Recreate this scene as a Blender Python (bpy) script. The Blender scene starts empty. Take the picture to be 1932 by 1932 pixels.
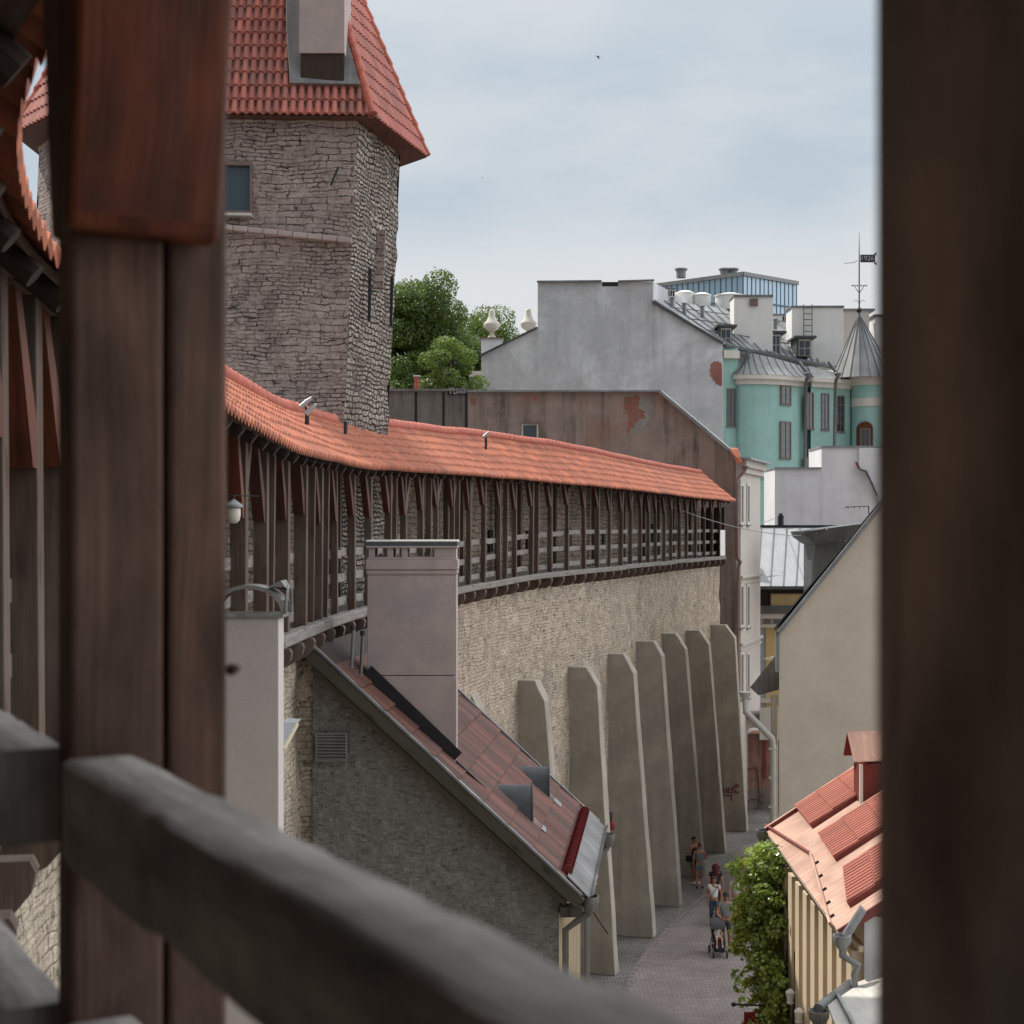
import bpy, bmesh, math, random
import numpy as np
from mathutils import Vector, Matrix, noise

random.seed(7)
rng = np.random.default_rng(11)
SC = bpy.context.scene
COL = SC.collection
F = 3000.0      # focal length in picture units (picture 1932 wide)
EYE = 13.2      # eye height above the street
HZ = 1000.0     # horizon row
R_ = math.radians
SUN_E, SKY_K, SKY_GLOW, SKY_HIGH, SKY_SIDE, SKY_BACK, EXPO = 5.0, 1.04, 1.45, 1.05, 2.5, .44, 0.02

def P(x, y, d):
    return Vector(((x - 966.0) * d / F, d, EYE - (y - HZ) * d / F))

def ray(x, A, B):
    """plan point where sight line x meets the plan line A-B"""
    k = (x - 966.0) / F
    den = (B[0] - A[0]) - k * (B[1] - A[1])
    t = (k * A[1] - A[0]) / den
    return Vector((A[0] + t * (B[0] - A[0]), A[1] + t * (B[1] - A[1]), 0))

def PL(x, y, A, B):
    p = ray(x, A, B)
    return Vector((p.x, p.y, EYE - (y - HZ) * p.y / F))

# ------------------------------------------------------------------ objects
def tag(o, label=None, cat=None, group=None, kind=None):
    if label: o['label'] = label
    if cat: o['category'] = cat
    if group: o['group'] = group
    if kind: o['kind'] = kind
    return o

def thing(name, label, cat, loc=(0, 0, 0), group=None):
    o = bpy.data.objects.new(name, None)
    o.empty_display_size = .3
    COL.objects.link(o)
    o.location = loc
    return tag(o, label, cat, group)

def adopt(o, parent):
    root = Vector((0, 0, 0)); p = parent
    o.parent = parent
    # world-space meshes: undo every ancestor offset
    M = Matrix.Identity(4); chain = []
    while p is not None:
        chain.append(p); p = p.parent
    for q in reversed(chain):
        M = M @ q.matrix_parent_inverse @ q.matrix_basis
    o.matrix_parent_inverse = M.inverted()

class MB:
    def __init__(s):
        s.v = []; s.f = []; s.uv = []
    def face(s, pts, uv=None):
        i = len(s.v)
        pts = [Vector(p) for p in pts]
        s.v += pts
        s.f.append(list(range(i, i + len(pts))))
        if uv is None:
            n = Vector((0, 0, 0))
            for a, b in zip(pts, pts[1:] + pts[:1]):
                n += a.cross(b)
            n.normalize()
            if abs(n.z) > .93:
                u = Vector((1, 0, 0))
            else:
                u = Vector((0, 0, 1)).cross(n); u.normalize()
            w = n.cross(u)
            uv = [(p.dot(u), p.dot(w)) for p in pts]
        s.uv.append(list(uv))
    def obox(s, o, ax, ay, az, long=None):
        """parallelepiped; uv v runs along `long` axis (0,1,2) if given"""
        o = Vector(o); A = [Vector(ax), Vector(ay), Vector(az)]
        L = [a.length for a in A]
        ou = random.random() * 7
        for k in range(3):
            i, j = (k + 1) % 3, (k + 2) % 3
            if long is not None and i == long: i, j = j, i
            for sgn in (0, 1):
                b = o + A[k] * sgn
                pts = [b, b + A[i], b + A[i] + A[j], b + A[j]]
                uv = [(ou, ou), (ou + L[i], ou), (ou + L[i], ou + L[j]), (ou, ou + L[j])]
                if sgn == 0: pts.reverse(); uv.reverse()
                if long is None: uv = None
                s.face(pts, uv)
        return s
    def box(s, c, sx, sy, sz, rot=0.0, long=None):
        ca, sa = math.cos(rot), math.sin(rot)
        ax = Vector((ca, sa, 0)) * sx; ay = Vector((-sa, ca, 0)) * sy; az = Vector((0, 0, sz))
        return s.obox(Vector(c) - ax / 2 - ay / 2 - az / 2, ax, ay, az, long)
    def bar(s, p0, p1, w, h, up=(0, 0, 1)):
        p0 = Vector(p0); p1 = Vector(p1); d = p1 - p0
        dn = d.normalized(); up = Vector(up)
        if abs(dn.dot(up)) > .98: up = Vector((0, 1, 0)) if abs(dn.y) < .9 else Vector((1, 0, 0))
        sd = dn.cross(up).normalized(); u2 = sd.cross(dn).normalized()
        return s.obox(p0 - sd * w / 2 - u2 * h / 2, sd * w, d, u2 * h, 1)
    def prism(s, poly, vec):
        poly = [Vector(p) for p in poly]; vec = Vector(vec)
        s.face(list(reversed(poly))); s.face([p + vec for p in poly])
        for a, b in zip(poly, poly[1:] + poly[:1]):
            s.face([a, b, b + vec, a + vec])
        return s
    def tube(s, path, r, n=8, cap=True):
        path = [Vector(p) for p in path]; rings = []; L = 0
        rs = r if isinstance(r, (list, tuple)) else [r] * len(path)
        prev = None
        for i, p in enumerate(path):
            t = (path[min(i + 1, len(path) - 1)] - path[max(i - 1, 0)])
            if t.length < 1e-9: t = Vector((0, 0, 1))
            t.normalize()
            if prev is None:
                a = Vector((0, 0, 1)) if abs(t.z) < .9 else Vector((1, 0, 0))
                sd = t.cross(a).normalized()
            else:
                sd = (prev - t * prev.dot(t)); sd.normalize()
            prev = sd; up = sd.cross(t)
            if i: L += (p - path[i - 1]).length
            rings.append(([p + (sd * math.cos(2 * math.pi * k / n) + up * math.sin(2 * math.pi * k / n)) * rs[i] for k in range(n)], L))
        for (a, la), (b, lb) in zip(rings, rings[1:]):
            for k in range(n):
                q = (k + 1) % n
                s.face([a[k], a[q], b[q], b[k]], [(k * .05, la), (k * .05 + .05, la), (k * .05 + .05, lb), (k * .05, lb)])
        if cap:
            s.face(list(reversed(rings[0][0]))); s.face(rings[-1][0])
        return s
    def lathe(s, prof, c, n=16):
        c = Vector(c)
        rings = [[c + Vector((r * math.cos(2 * math.pi * k / n), r * math.sin(2 * math.pi * k / n), z)) for k in range(n)] for r, z in prof]
        for a, b in zip(rings, rings[1:]):
            for k in range(n):
                q = (k + 1) % n
                s.face([a[k], a[q], b[q], b[k]])
        s.face(list(reversed(rings[0]))); s.face(rings[-1])
        return s
    def grid(s, fn, nu, nv, uvf=None):
        """fn(i,j) -> point"""
        pts = [[Vector(fn(i, j)) for j in range(nv + 1)] for i in range(nu + 1)]
        for i in range(nu):
            for j in range(nv):
                q = [(i, j), (i + 1, j), (i + 1, j + 1), (i, j + 1)]
                s.face([pts[a][b] for a, b in q], [uvf(a, b) for a, b in q] if uvf else None)
        return s
    def build(s, name, mat, parent=None, smooth=False, bevel=0.0, merge=True, angle=40):
        me = bpy.data.meshes.new(name)
        bm = bmesh.new()
        uvl = bm.loops.layers.uv.new('UVMap')
        vs = [bm.verts.new(p) for p in s.v]
        for f, uv in zip(s.f, s.uv):
            try: fc = bm.faces.new([vs[i] for i in f])
            except ValueError: continue
            for lp, c in zip(fc.loops, uv): lp[uvl].uv = c
        if merge:
            bmesh.ops.remove_doubles(bm, verts=bm.verts, dist=2e-5)
            bmesh.ops.recalc_face_normals(bm, faces=bm.faces)
        if smooth:
            for fc in bm.faces: fc.smooth = True
            for e in bm.edges:
                if len(e.link_faces) == 2 and e.calc_face_angle(0) > R_(angle): e.smooth = False
        bm.to_mesh(me); bm.free()
        me.materials.append(mat)
        o = bpy.data.objects.new(name, me); COL.objects.link(o)
        if bevel:
            b = o.modifiers.new('b', 'BEVEL'); b.width = bevel; b.segments = 2; b.limit_method = 'ANGLE'; b.angle_limit = R_(50)
        if parent is not None: adopt(o, parent)
        return o

def raw_mesh(name, V, Fq, mat, parent=None, smooth=False):
    """fast quads from numpy arrays"""
    me = bpy.data.meshes.new(name)
    nv, nf, k = len(V), len(Fq), Fq.shape[1]
    me.vertices.add(nv); me.vertices.foreach_set('co', np.asarray(V, dtype=np.float32).ravel())
    me.loops.add(nf * k); me.loops.foreach_set('vertex_index', Fq.astype(np.int32).ravel())
    me.polygons.add(nf)
    me.polygons.foreach_set('loop_start', np.arange(0, nf * k, k, dtype=np.int32))
    me.polygons.foreach_set('loop_total', np.full(nf, k, dtype=np.int32))
    me.update(calc_edges=True)
    me.materials.append(mat)
    o = bpy.data.objects.new(name, me); COL.objects.link(o)
    if parent is not None: adopt(o, parent)
    return o

# ------------------------------------------------------------------ materials
class NT:
    def __init__(s, name):
        s.m = bpy.data.materials.new(name); s.m.use_nodes = True
        s.t = s.m.node_tree; s.t.nodes.clear()
        s.out = s.n('ShaderNodeOutputMaterial')
    def n(s, typ, ins=None, **pr):
        nd = s.t.nodes.new(typ)
        for k, v in pr.items(): setattr(nd, k, v)
        for k, v in (ins or {}).items():
            sk = nd.inputs[k]
            if isinstance(v, bpy.types.NodeSocket): s.t.links.new(v, sk)
            else: sk.default_value = v
        return nd
    def coord(s, which='UV'):
        return s.n('ShaderNodeTexCoord').outputs[which]
    def vmul(s, v, k):
        return s.n('ShaderNodeVectorMath', {0: v, 1: k}, operation='MULTIPLY').outputs[0]
    def vadd(s, v, k):
        return s.n('ShaderNodeVectorMath', {0: v, 1: k}, operation='ADD').outputs[0]
    def noise(s, v, sc=1, det=4, rough=.55, out=0, dist=0):
        return s.n('ShaderNodeTexNoise', {'Vector': v, 'Scale': sc, 'Detail': det, 'Roughness': rough, 'Distortion': dist}).outputs[out]
    def rng(s, v, a, b, c=0., d=1., smooth=False):
        return s.n('ShaderNodeMapRange', {0: v, 1: a, 2: b, 3: c, 4: d}, interpolation_type='SMOOTHSTEP' if smooth else 'LINEAR').outputs[0]
    def math(s, op, a, b=0.):
        return s.n('ShaderNodeMath', {0: a, 1: b}, operation=op).outputs[0]
    def mix(s, f, a, b, mode='MIX'):
        c = lambda q: (*q, 1) if isinstance(q, tuple) and len(q) == 3 else q
        nd = s.n('ShaderNodeMix', {0: f, 6: c(a), 7: c(b)}, data_type='RGBA', blend_type=mode)
        return nd.outputs[2]
    def bump(s, h, strength=.5, dist=.02, nrm=None):
        i = {'Height': h, 'Strength': strength, 'Distance': dist}
        if nrm is not None: i['Normal'] = nrm
        return s.n('ShaderNodeBump', i).outputs[0]
    def finish(s, col, rough=.8, nrm=None, metal=0., spec=.4, **kw):
        c = (*col, 1) if isinstance(col, tuple) and len(col) == 3 else col
        i = {'Base Color': c, 'Roughness': rough, 'Metallic': metal, 'Specular IOR Level': spec}
        if nrm is not None: i['Normal'] = nrm
        i.update(kw)
        b = s.n('ShaderNodeBsdfPrincipled', i)
        s.t.links.new(b.outputs[0], s.out.inputs[0])
        return s.m

def m_plain(name, col, var=.15, scale=6, rough=.75, metal=0., bump=.15, coord='Object', spec=.4, stain=0.):
    t = NT(name); v = t.coord(coord)
    n1 = t.noise(v, scale, 5); n2 = t.noise(v, scale * 9, 3)
    f = t.rng(n1, .3, .7, 1 - var, 1 + var)
    c = t.mix(1., col, t.n('ShaderNodeCombineColor', {0: f, 1: f, 2: f}).outputs[0], 'MULTIPLY')
    if stain:
        st = t.rng(t.noise(t.vmul(v, (3, 3, .35)), 1.2, 6, .65), .52, .75, 0, stain)
        c = t.mix(st, c, tuple(k * .35 for k in col))
    return t.finish(c, rough, t.bump(n2, bump, .01), metal, spec)

def m_stone(name, ca, cb, mortar, su, sv, distort=.10, mort=1., rough=.92, patch=None, mw=.09, bumpd=.03, crack=(.30, .62)):
    t = NT(name); uv = t.coord('UV')
    wob = t.noise(uv, 1.6, 3, out=1)
    uvd = t.vadd(uv, t.vmul(t.vadd(wob, (-.5, -.5, -.5)), (distort * 2, distort, 0)))
    fine = t.noise(uv, 16, 3, out=1)
    uvd = t.vadd(uvd, t.vmul(t.vadd(fine, (-.5, -.5, -.5)), (.05, .03, 0)))
    v = t.vmul(uvd, (su, sv, 1))
    vor = lambda feat, out: t.n('ShaderNodeTexVoronoi', {'Vector': v, 'Scale': 1., 'Randomness': .82}, voronoi_dimensions='2D', feature=feat).outputs[out]
    de = vor('DISTANCE_TO_EDGE', 0)
    sep = t.n('ShaderNodeSeparateColor', {0: vor('F1', 'Color')})
    rnd, rnd2 = sep.outputs[0], sep.outputs[1]
    big = t.noise(uv, .35, 5, .6)
    mid = t.noise(uv, 2.3, 5, .65)
    fin = t.noise(uv, 24, 4, .7)
    c = t.mix(rnd, ca, cb)
    sh = t.math('MULTIPLY', t.rng(mid, .25, .75, .72, 1.22), t.rng(fin, .25, .75, .80, 1.16))
    sh = t.math('MULTIPLY', sh, t.rng(rnd2, 0, 1, .84, 1.12))
    c = t.mix(1., c, t.n('ShaderNodeCombineColor', {0: sh, 1: sh, 2: sh}).outputs[0], 'MULTIPLY')
    if patch is not None:
        c = t.mix(t.rng(big, .5, .68, 0, .75), c, patch)
    gate = t.rng(t.noise(uv, 1.1, 5, .65), crack[0], crack[1])
    mo = t.math('MULTIPLY', t.rng(de, mw * .25, mw, 1, 0), t.math('MULTIPLY', gate, mort))
    c = t.mix(mo, c, mortar)
    pits = t.rng(t.noise(uv, 9, 4, .75), .62, .72, 0, .5 * mort)
    c = t.mix(pits, c, mortar)
    h = t.math('ADD', t.rng(de, 0, .2, 0, 1), t.math('MULTIPLY', fin, .6))
    h = t.math('ADD', h, t.math('MULTIPLY', mid, .8))
    return t.finish(c, rough, t.bump(h, .8, bumpd), 0, .2)

def m_wood(name, ca, cb, rough=.8, gu=26, gv=1.1, dark=.5, spec=.3, knots=True, weather=None, mott=0.):
    t = NT(name); uv = t.coord('UV')
    wob = t.noise(uv, .9, 2, out=1)
    u2 = t.vadd(uv, t.vmul(t.vadd(wob, (-.5, -.5, -.5)), (.09, 0, 0)))
    g = t.noise(t.vmul(u2, (gu, gv, 1)), 1., 5, .6)
    g2 = t.noise(t.vmul(u2, (gu * 4, gv * 2, 1)), 1., 3, .6)
    big = t.noise(t.vmul(uv, (3, .9, 1)), 1.3, 4)
    c = t.mix(t.rng(g, .3, .7), ca, cb)
    c = t.mix(t.rng(big, .4, .75, 0, dark), c, tuple(k * .4 for k in ca))
    if knots:
        kd = t.n('ShaderNodeTexVoronoi', {'Vector': t.vmul(u2, (3.4, 1.15, 1)), 'Scale': 1.}, voronoi_dimensions='2D').outputs[0]
        c = t.mix(t.rng(kd, .05, .16, .8, 0), c, tuple(k * .3 for k in ca))
    if weather is not None:
        c = t.mix(t.rng(t.noise(t.vmul(uv, (2, .5, 1)), 2., 4), .42, .68, 0, .8), c, weather)
    if mott:
        mf = t.rng(t.noise(t.vmul(u2, (9, 3.2, 1)), 1., 5, .62), .32, .68, 1 - mott, 1 + mott * .7)
        c = t.mix(1., c, t.n('ShaderNodeCombineColor', {0: mf, 1: mf, 2: mf}).outputs[0], 'MULTIPLY')
    cr = t.rng(g2, .63, .72, 0, .6)
    c = t.mix(cr, c, tuple(k * .3 for k in ca))
    h = t.math('ADD', g, t.math('MULTIPLY', g2, .6))
    return t.finish(c, rough, t.bump(h, .5, .008), 0, spec)

def m_tile(name, base, var=.28, weather=(.20, .11, .085), wf=.35, rough=.78, moss=0.):
    """uv: floor(u), floor(v) pick one tile"""
    t = NT(name); uv = t.coord('UV')
    fl = t.n('ShaderNodeVectorMath', {0: uv}, operation='FLOOR').outputs[0]
    wn = t.n('ShaderNodeTexWhiteNoise', {'Vector': fl}, noise_dimensions='2D')
    r = wn.outputs[0]
    sep = t.n('ShaderNodeSeparateColor', {0: wn.outputs[1]})
    f = t.rng(r, 0, 1, 1 - var, 1 + var * .8)
    c = t.mix(1., base, t.n('ShaderNodeCombineColor', {0: f, 1: f, 2: f}).outputs[0], 'MULTIPLY')
    c = t.mix(t.rng(sep.outputs[1], 1 - wf, 1, 0, .8), c, weather)
    ob = t.coord('Object')
    c = t.mix(t.rng(t.noise(ob, .8, 5, .65), .45, .72, 0, .45), c, weather)
    c = t.mix(t.rng(t.noise(ob, 14, 4, .7), .58, .74, 0, .5), c, tuple(k * .45 for k in base))
    if moss: c = t.mix(t.rng(t.noise(ob, 3, 6, .7), .55, .7, 0, moss), c, (.05, .05, .04))
    return t.finish(c, rough, t.bump(t.noise(ob, 30, 3), .25, .006), 0, .3)

def m_plaster(name, col, stain=(.12, .11, .10), streak=.4, patch=None, pf=.5, blotch=.18, rough=.9, sscale=1., fade=None):
    t = NT(name); uv = t.coord('UV')
    b = t.noise(uv, .55, 6, .62); m = t.noise(uv, 3.2, 5, .6); f = t.noise(uv, 40, 3)
    sh = t.math('MULTIPLY', t.rng(b, .3, .7, 1 - blotch, 1 + blotch), t.rng(m, .3, .7, 1 - blotch * .6, 1 + blotch * .5))
    c = t.mix(1., col, t.n('ShaderNodeCombineColor', {0: sh, 1: sh, 2: sh}).outputs[0], 'MULTIPLY')
    if patch is not None:
        c = t.mix(t.rng(t.noise(uv, .42 * sscale, 6, .65, dist=.4), .5, .63, 0, pf), c, patch)
    s1 = t.noise(t.vmul(uv, (1.6 * sscale, .07 * sscale, 1)), 1., 5, .65)
    s2 = t.noise(t.vmul(uv, (4.2 * sscale, .22 * sscale, 1)), 1., 5, .65)
    st = t.math('MULTIPLY', t.rng(s1, .46, .62), t.rng(s2, .30, .62))
    st = t.math('MULTIPLY', st, t.rng(t.noise(t.vmul(uv, (.55, .30, 1)), 1.3 * sscale, 5, .7), .36, .60, .1, 1.))
    c = t.mix(t.math('MULTIPLY', st, streak), c, stain)
    return t.finish(c, rough, t.bump(t.math('ADD', f, m), .3, .012), 0, .2)

def m_metal(name, col, rough=.4, var=.2, seam=None, metal=.6, streak=.25):
    t = NT(name); uv = t.coord('UV')
    b = t.noise(uv, 1.1, 5, .6); s = t.noise(t.vmul(uv, (9, .5, 1)), 1., 4)
    sh = t.math('MULTIPLY', t.rng(b, .3, .7, 1 - var, 1 + var), t.rng(s, .3, .7, 1 - streak, 1 + streak * .6))
    c = t.mix(1., col, t.n('ShaderNodeCombineColor', {0: sh, 1: sh, 2: sh}).outputs[0], 'MULTIPLY')
    r = t.rng(b, .3, .7, rough * .8, min(1, rough * 1.3))
    return t.finish(c, r, t.bump(b, .2, .02), metal, .4)

def m_glass(name, col=(.03, .045, .06), rough=.08):
    t = NT(name); v = t.coord('Object')
    return t.finish(col, rough, t.bump(t.noise(v, .7, 1), .06, .05), 0, .9)

def m_brick(name, ca, cb, mortar, bw, bh, msz=.012, off=.5, wob=.02, big=.25, bumpd=.02):
    t = NT(name); uv = t.coord('UV')
    w = t.vadd(uv, t.vmul(t.vadd(t.noise(uv, 3.5, 3, out=1), (-.5, -.5, -.5)), (wob * 2, wob * 2, 0)))
    b = t.n('ShaderNodeTexBrick', {'Vector': w, 'Color1': (*ca, 1), 'Color2': (*cb, 1), 'Mortar': (*mortar, 1), 'Scale': 1., 'Mortar Size': msz, 'Mortar Smooth': .3,
                                   'Brick Width': bw, 'Row Height': bh}, offset=off)
    n1 = t.noise(uv, .5, 5); n2 = t.noise(uv, 22, 4, .7)
    sh = t.math('MULTIPLY', t.rng(n1, .3, .7, 1 - big, 1 + big), t.rng(n2, .3, .7, .8, 1.2))
    c = t.mix(1., b.outputs[0], t.n('ShaderNodeCombineColor', {0: sh, 1: sh, 2: sh}).outputs[0], 'MULTIPLY')
    h = t.math('ADD', t.math('MULTIPLY', b.outputs[1], -1.), t.math('MULTIPLY', n2, .5))
    return t.finish(c, .85, t.bump(h, .7, bumpd), 0, .3)

def m_leaf(name, ca, cb, trans=.35, rough=.5, spec=.5):
    t = NT(name)
    r = t.n('ShaderNodeNewGeometry').outputs['Random Per Island']
    v = t.coord('Object')
    n1 = t.noise(v, .55, 3)
    f = t.math('ADD', t.math('MULTIPLY', r, .6), t.math('MULTIPLY', t.rng(n1, .35, .65), .4))
    c = t.mix(f, ca, cb)
    b = t.n('ShaderNodeBsdfPrincipled', {'Base Color': c, 'Roughness': rough, 'Specular IOR Level': spec})
    tr = t.n('ShaderNodeBsdfTranslucent', {'Color': t.mix(1., c, (1.3, 1.5, .6), 'MULTIPLY')})
    mx = t.n('ShaderNodeMixShader', {0: trans, 1: b.outputs[0], 2: tr.outputs[0]})
    t.t.links.new(mx.outputs[0], t.out.inputs[0])
    return t.m

def m_coursed(name, ca, cb, mortar, bw, bh, bw2, bh2, wob=.06, mort=.9, dirt=(.10, .085, .075), dirtf=.5, spots=.0, msz=.010, bumpd=.04, gate=(.38, .58), flush=None, ledge=.6):
    """coursed rubble: two sizes of flat stones, broken joints, dirt and weathering"""
    t = NT(name); uv = t.coord('UV')
    lo = t.noise(uv, .9, 3, out=1); hi = t.noise(uv, 5.5, 4, .65, out=1); vh = t.noise(uv, 22, 3, out=1)
    q = t.vadd(uv, t.vmul(t.vadd(lo, (-.5, -.5, -.5)), (wob * 3, wob * 2.2, 0)))
    q = t.vadd(q, t.vmul(t.vadd(hi, (-.5, -.5, -.5)), (wob * 1.6, wob * .85, 0)))
    q = t.vadd(q, t.vmul(t.vadd(vh, (-.5, -.5, -.5)), (.03, .018, 0)))
    def br(w, h, off, sq, v):
        return t.n('ShaderNodeTexBrick', {'Vector': v, 'Color1': (0, 0, 0, 1), 'Color2': (1, 1, 1, 1), 'Mortar': (.5, .5, .5, 1), 'Scale': 1., 'Mortar Size': msz, 'Mortar Smooth': .6, 'Brick Width': w, 'Row Height': h},
                   offset=off, offset_frequency=2, squash=sq, squash_frequency=3)
    b1 = br(bw, bh, .43, .62, q); b2 = br(bw2, bh2, .37, 1.5, t.vadd(q, (.31, .17, 0)))
    sel = t.rng(t.noise(uv, .7, 4, .6), .46, .54)
    j = t.math('ADD', t.math('MULTIPLY', b1.outputs[1], t.math('SUBTRACT', 1., sel)), t.math('MULTIPLY', b2.outputs[1], sel))
    rnd = t.n('ShaderNodeSeparateColor', {0: t.mix(sel, b1.outputs[0], b2.outputs[0])}).outputs[0]
    mid = t.noise(uv, 1.6, 6, .65); fin = t.noise(uv, 20, 5, .72); med = t.noise(t.vmul(uv, (1, 2.2, 1)), 6, 4, .65)
    c = t.mix(rnd, ca, cb)
    if flush is not None: c = t.mix(t.rng(mid, .5, .62, 0, .8), c, flush)
    sh = t.math('MULTIPLY', t.rng(mid, .3, .7, .80, 1.16), t.math('MULTIPLY', t.rng(fin, .3, .7, .76, 1.22), t.rng(med, .3, .7, .84, 1.14)))
    c = t.mix(1., c, t.n('ShaderNodeCombineColor', {0: sh, 1: sh, 2: sh}).outputs[0], 'MULTIPLY')
    g = t.rng(t.noise(uv, 2.6, 5, .7), gate[0], gate[1])
    mo = t.math('MULTIPLY', t.math('MULTIPLY', j, g), mort)
    c = t.mix(mo, c, mortar)
    # ragged horizontal crevices
    cv = t.math('MULTIPLY', t.rng(t.noise(t.vmul(q, (2.2, 13, 1)), 1., 4, .6), .60, .68), t.rng(t.noise(uv, 1.3, 3), .42, .6, 0, ledge))
    c = t.mix(cv, c, mortar)
    d = t.rng(t.noise(t.vmul(uv, (1, .55, 1)), .75, 6, .68), .52, .68, 0, dirtf)
    c = t.mix(d, c, dirt)
    if spots:
        sp = t.rng(t.noise(t.vmul(uv, (1.6, 1, 1)), 5.5, 5, .72), .54, .64, 0, spots)
        c = t.mix(t.math('MULTIPLY', sp, t.rng(t.noise(uv, .8, 4), .35, .6, .3, 1)), c, tuple(k * .9 for k in mortar))
    h = t.math('ADD', t.math('MULTIPLY', t.math('ADD', mo, cv), -1.2), t.math('ADD', t.math('MULTIPLY', fin, .5), t.math('MULTIPLY', med, .9)))
    return t.finish(c, .93, t.bump(h, .85, bumpd), 0, .15)

M = {}
M['tower'] = m_coursed('tower_limestone', (.46, .375, .347), (.335, .275, .257), (.032, .024, .023), .44, .130, .20, .078, .105, 1., (.135, .106, .10), .65, .5, .010, .045, (.37, .55), (.40, .33, .30), 1.)
M['tower2'] = m_coursed('tower_rubble', (.50, .44, .385), (.33, .285, .255), (.030, .024, .021), .19, .115, .14, .085, .13, 1., (.15, .12, .11), .55, .95, .020, .09, (.18, .38), None, .7)
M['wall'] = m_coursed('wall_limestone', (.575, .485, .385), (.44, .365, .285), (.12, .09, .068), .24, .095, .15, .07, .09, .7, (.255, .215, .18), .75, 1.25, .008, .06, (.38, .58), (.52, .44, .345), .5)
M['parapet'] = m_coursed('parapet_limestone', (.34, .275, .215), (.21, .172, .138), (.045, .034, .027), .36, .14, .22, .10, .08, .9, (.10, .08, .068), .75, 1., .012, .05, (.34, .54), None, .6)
M['gable'] = m_coursed('gable_stone', (.25, .24, .215), (.20, .193, .176), (.12, .114, .103), .40, .11, .28, .085, .09, .35, (.165, .16, .144), .5, .25, .011, .08, (.38, .64), (.23, .22, .198), .6)
M['concrete'] = m_plaster('buttress_concrete', (.36, .325, .278), (.17, .145, .12), .45, patch=(.285, .258, .225), pf=.6, blotch=.18, sscale=1.2)
M['wood'] = m_wood('weathered_timber', (.140, .088, .064), (.062, .041, .032), weather=(.135, .108, .090))
M['wood_grey'] = m_wood('grey_timber', (.27, .245, .225), (.17, .152, .14), dark=.35)
M['wood_red'] = m_wood('stained_timber', (.16, .040, .015), (.075, .021, .010), rough=.55, dark=.85)
M['wood_dark'] = m_wood('dark_timber', (.055, .036, .028), (.03, .02, .016))
M['wood_near'] = m_wood('old_post_timber', (.165, .090, .064), (.042, .026, .021), gu=15, gv=.7, dark=.85, weather=(.105, .064, .050), mott=.5)
M['wood_shade'] = m_wood('inner_post_timber', (.37, .265, .225), (.16, .112, .095), gu=9, gv=.8, dark=.7, weather=(.30, .285, .27), mott=.5)
M['rail_near'] = m_wood('weathered_rail_timber', (.33, .302, .282), (.14, .127, .118), gu=18, gv=.8, dark=.75, mott=.55)
M['wood_brace'] = m_wood('charred_stained_brace', (.30, .070, .020), (.045, .014, .010), rough=.45, gu=9, gv=.7, dark=1., weather=(.04, .015, .010), mott=.6)
M['wood_red2'] = m_wood('dark_stained_timber', (.085, .026, .015), (.045, .016, .011), rough=.6, dark=.6)
M['tile'] = m_tile('roof_tile_red', (.385, .125, .068), .26, (.235, .085, .06), .5)
M['tile_tower'] = m_tile('roof_tile_tower', (.42, .142, .112), .24, (.21, .105, .09), .4)
M['tile_house'] = m_tile('roof_tile_old', (.135, .056, .044), .4, (.072, .046, .040), .6, moss=.65)
M['tile_corr'] = m_tile('roof_tile_pressed', (.38, .13, .095), .16, (.27, .10, .08), .4)
M['ridge'] = m_plain('ridge_tile', (.38, .10, .065), .25, 5)
M['pink'] = m_plaster('pink_grey_render', (.41, .335, .322), (.20, .165, .155), .12, patch=(.34, .295, .295), pf=.75, blotch=.17, sscale=2.4)
M['white'] = m_plaster('white_render', (.49, .44, .42), (.36, .31, .28), .2, blotch=.06)
M['teal'] = m_plaster('turquoise_render', (.31, .50, .46), (.20, .35, .32), .25, blotch=.08)
M['cream'] = m_plaster('cream_render', (.62, .585, .53), (.35, .32, .28), .2, blotch=.06)
M['facade'] = m_plaster('pale_facade_render', (.50, .455, .42), (.3, .27, .24), .25, blotch=.06)
M['pilaster'] = m_plaster('ochre_cream_boards', (.55, .465, .345), (.4, .32, .22), .25, blotch=.06)
M['greygable'] = m_plaster('grey_weathered_render', (.50, .505, .52), (.31, .31, .315), .6, patch=(.74, .75, .77), pf=.8, blotch=.14, sscale=.42)
M['brown'] = m_plaster('brown_stained_render', (.305, .232, .205), (.055, .046, .042), .95, patch=(.30, .165, .125), pf=.6, blotch=.18, sscale=1.)
M['brown2'] = m_plaster('grey_brown_render', (.195, .172, .158), (.06, .05, .045), .7, blotch=.22)
M['greywall'] = m_plaster('pale_grey_render', (.66, .66, .685), (.44, .44, .46), .5, patch=(.78, .775, .78), pf=.6, blotch=.08, sscale=.7)
M['beige'] = m_plaster('beige_render', (.63, .555, .46), (.40, .34, .28), .07, patch=(.56, .49, .41), pf=.6, blotch=.07)
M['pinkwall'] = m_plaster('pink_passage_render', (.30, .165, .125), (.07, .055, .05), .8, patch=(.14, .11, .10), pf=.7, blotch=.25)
M['yellow'] = m_plaster('yellow_render', (.55, .42, .20), blotch=.05)
M['blue'] = m_plaster('pale_blue_render', (.34, .38, .43), blotch=.05)
M['brickpatch'] = m_brick('exposed_brick', (.34, .10, .06), (.26, .085, .06), (.30, .25, .22), .26, .085)
M['zinc'] = m_metal('zinc_sheet', (.23, .24, .245), .55, .25, metal=.1)
M['zinc_roof'] = m_metal('pale_zinc_roof', (.27, .283, .30), .65, .12, metal=.0, streak=.12)
M['zinc_dark'] = m_metal('dark_zinc_sheet', (.075, .082, .086), .5, .3, metal=0.)
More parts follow.
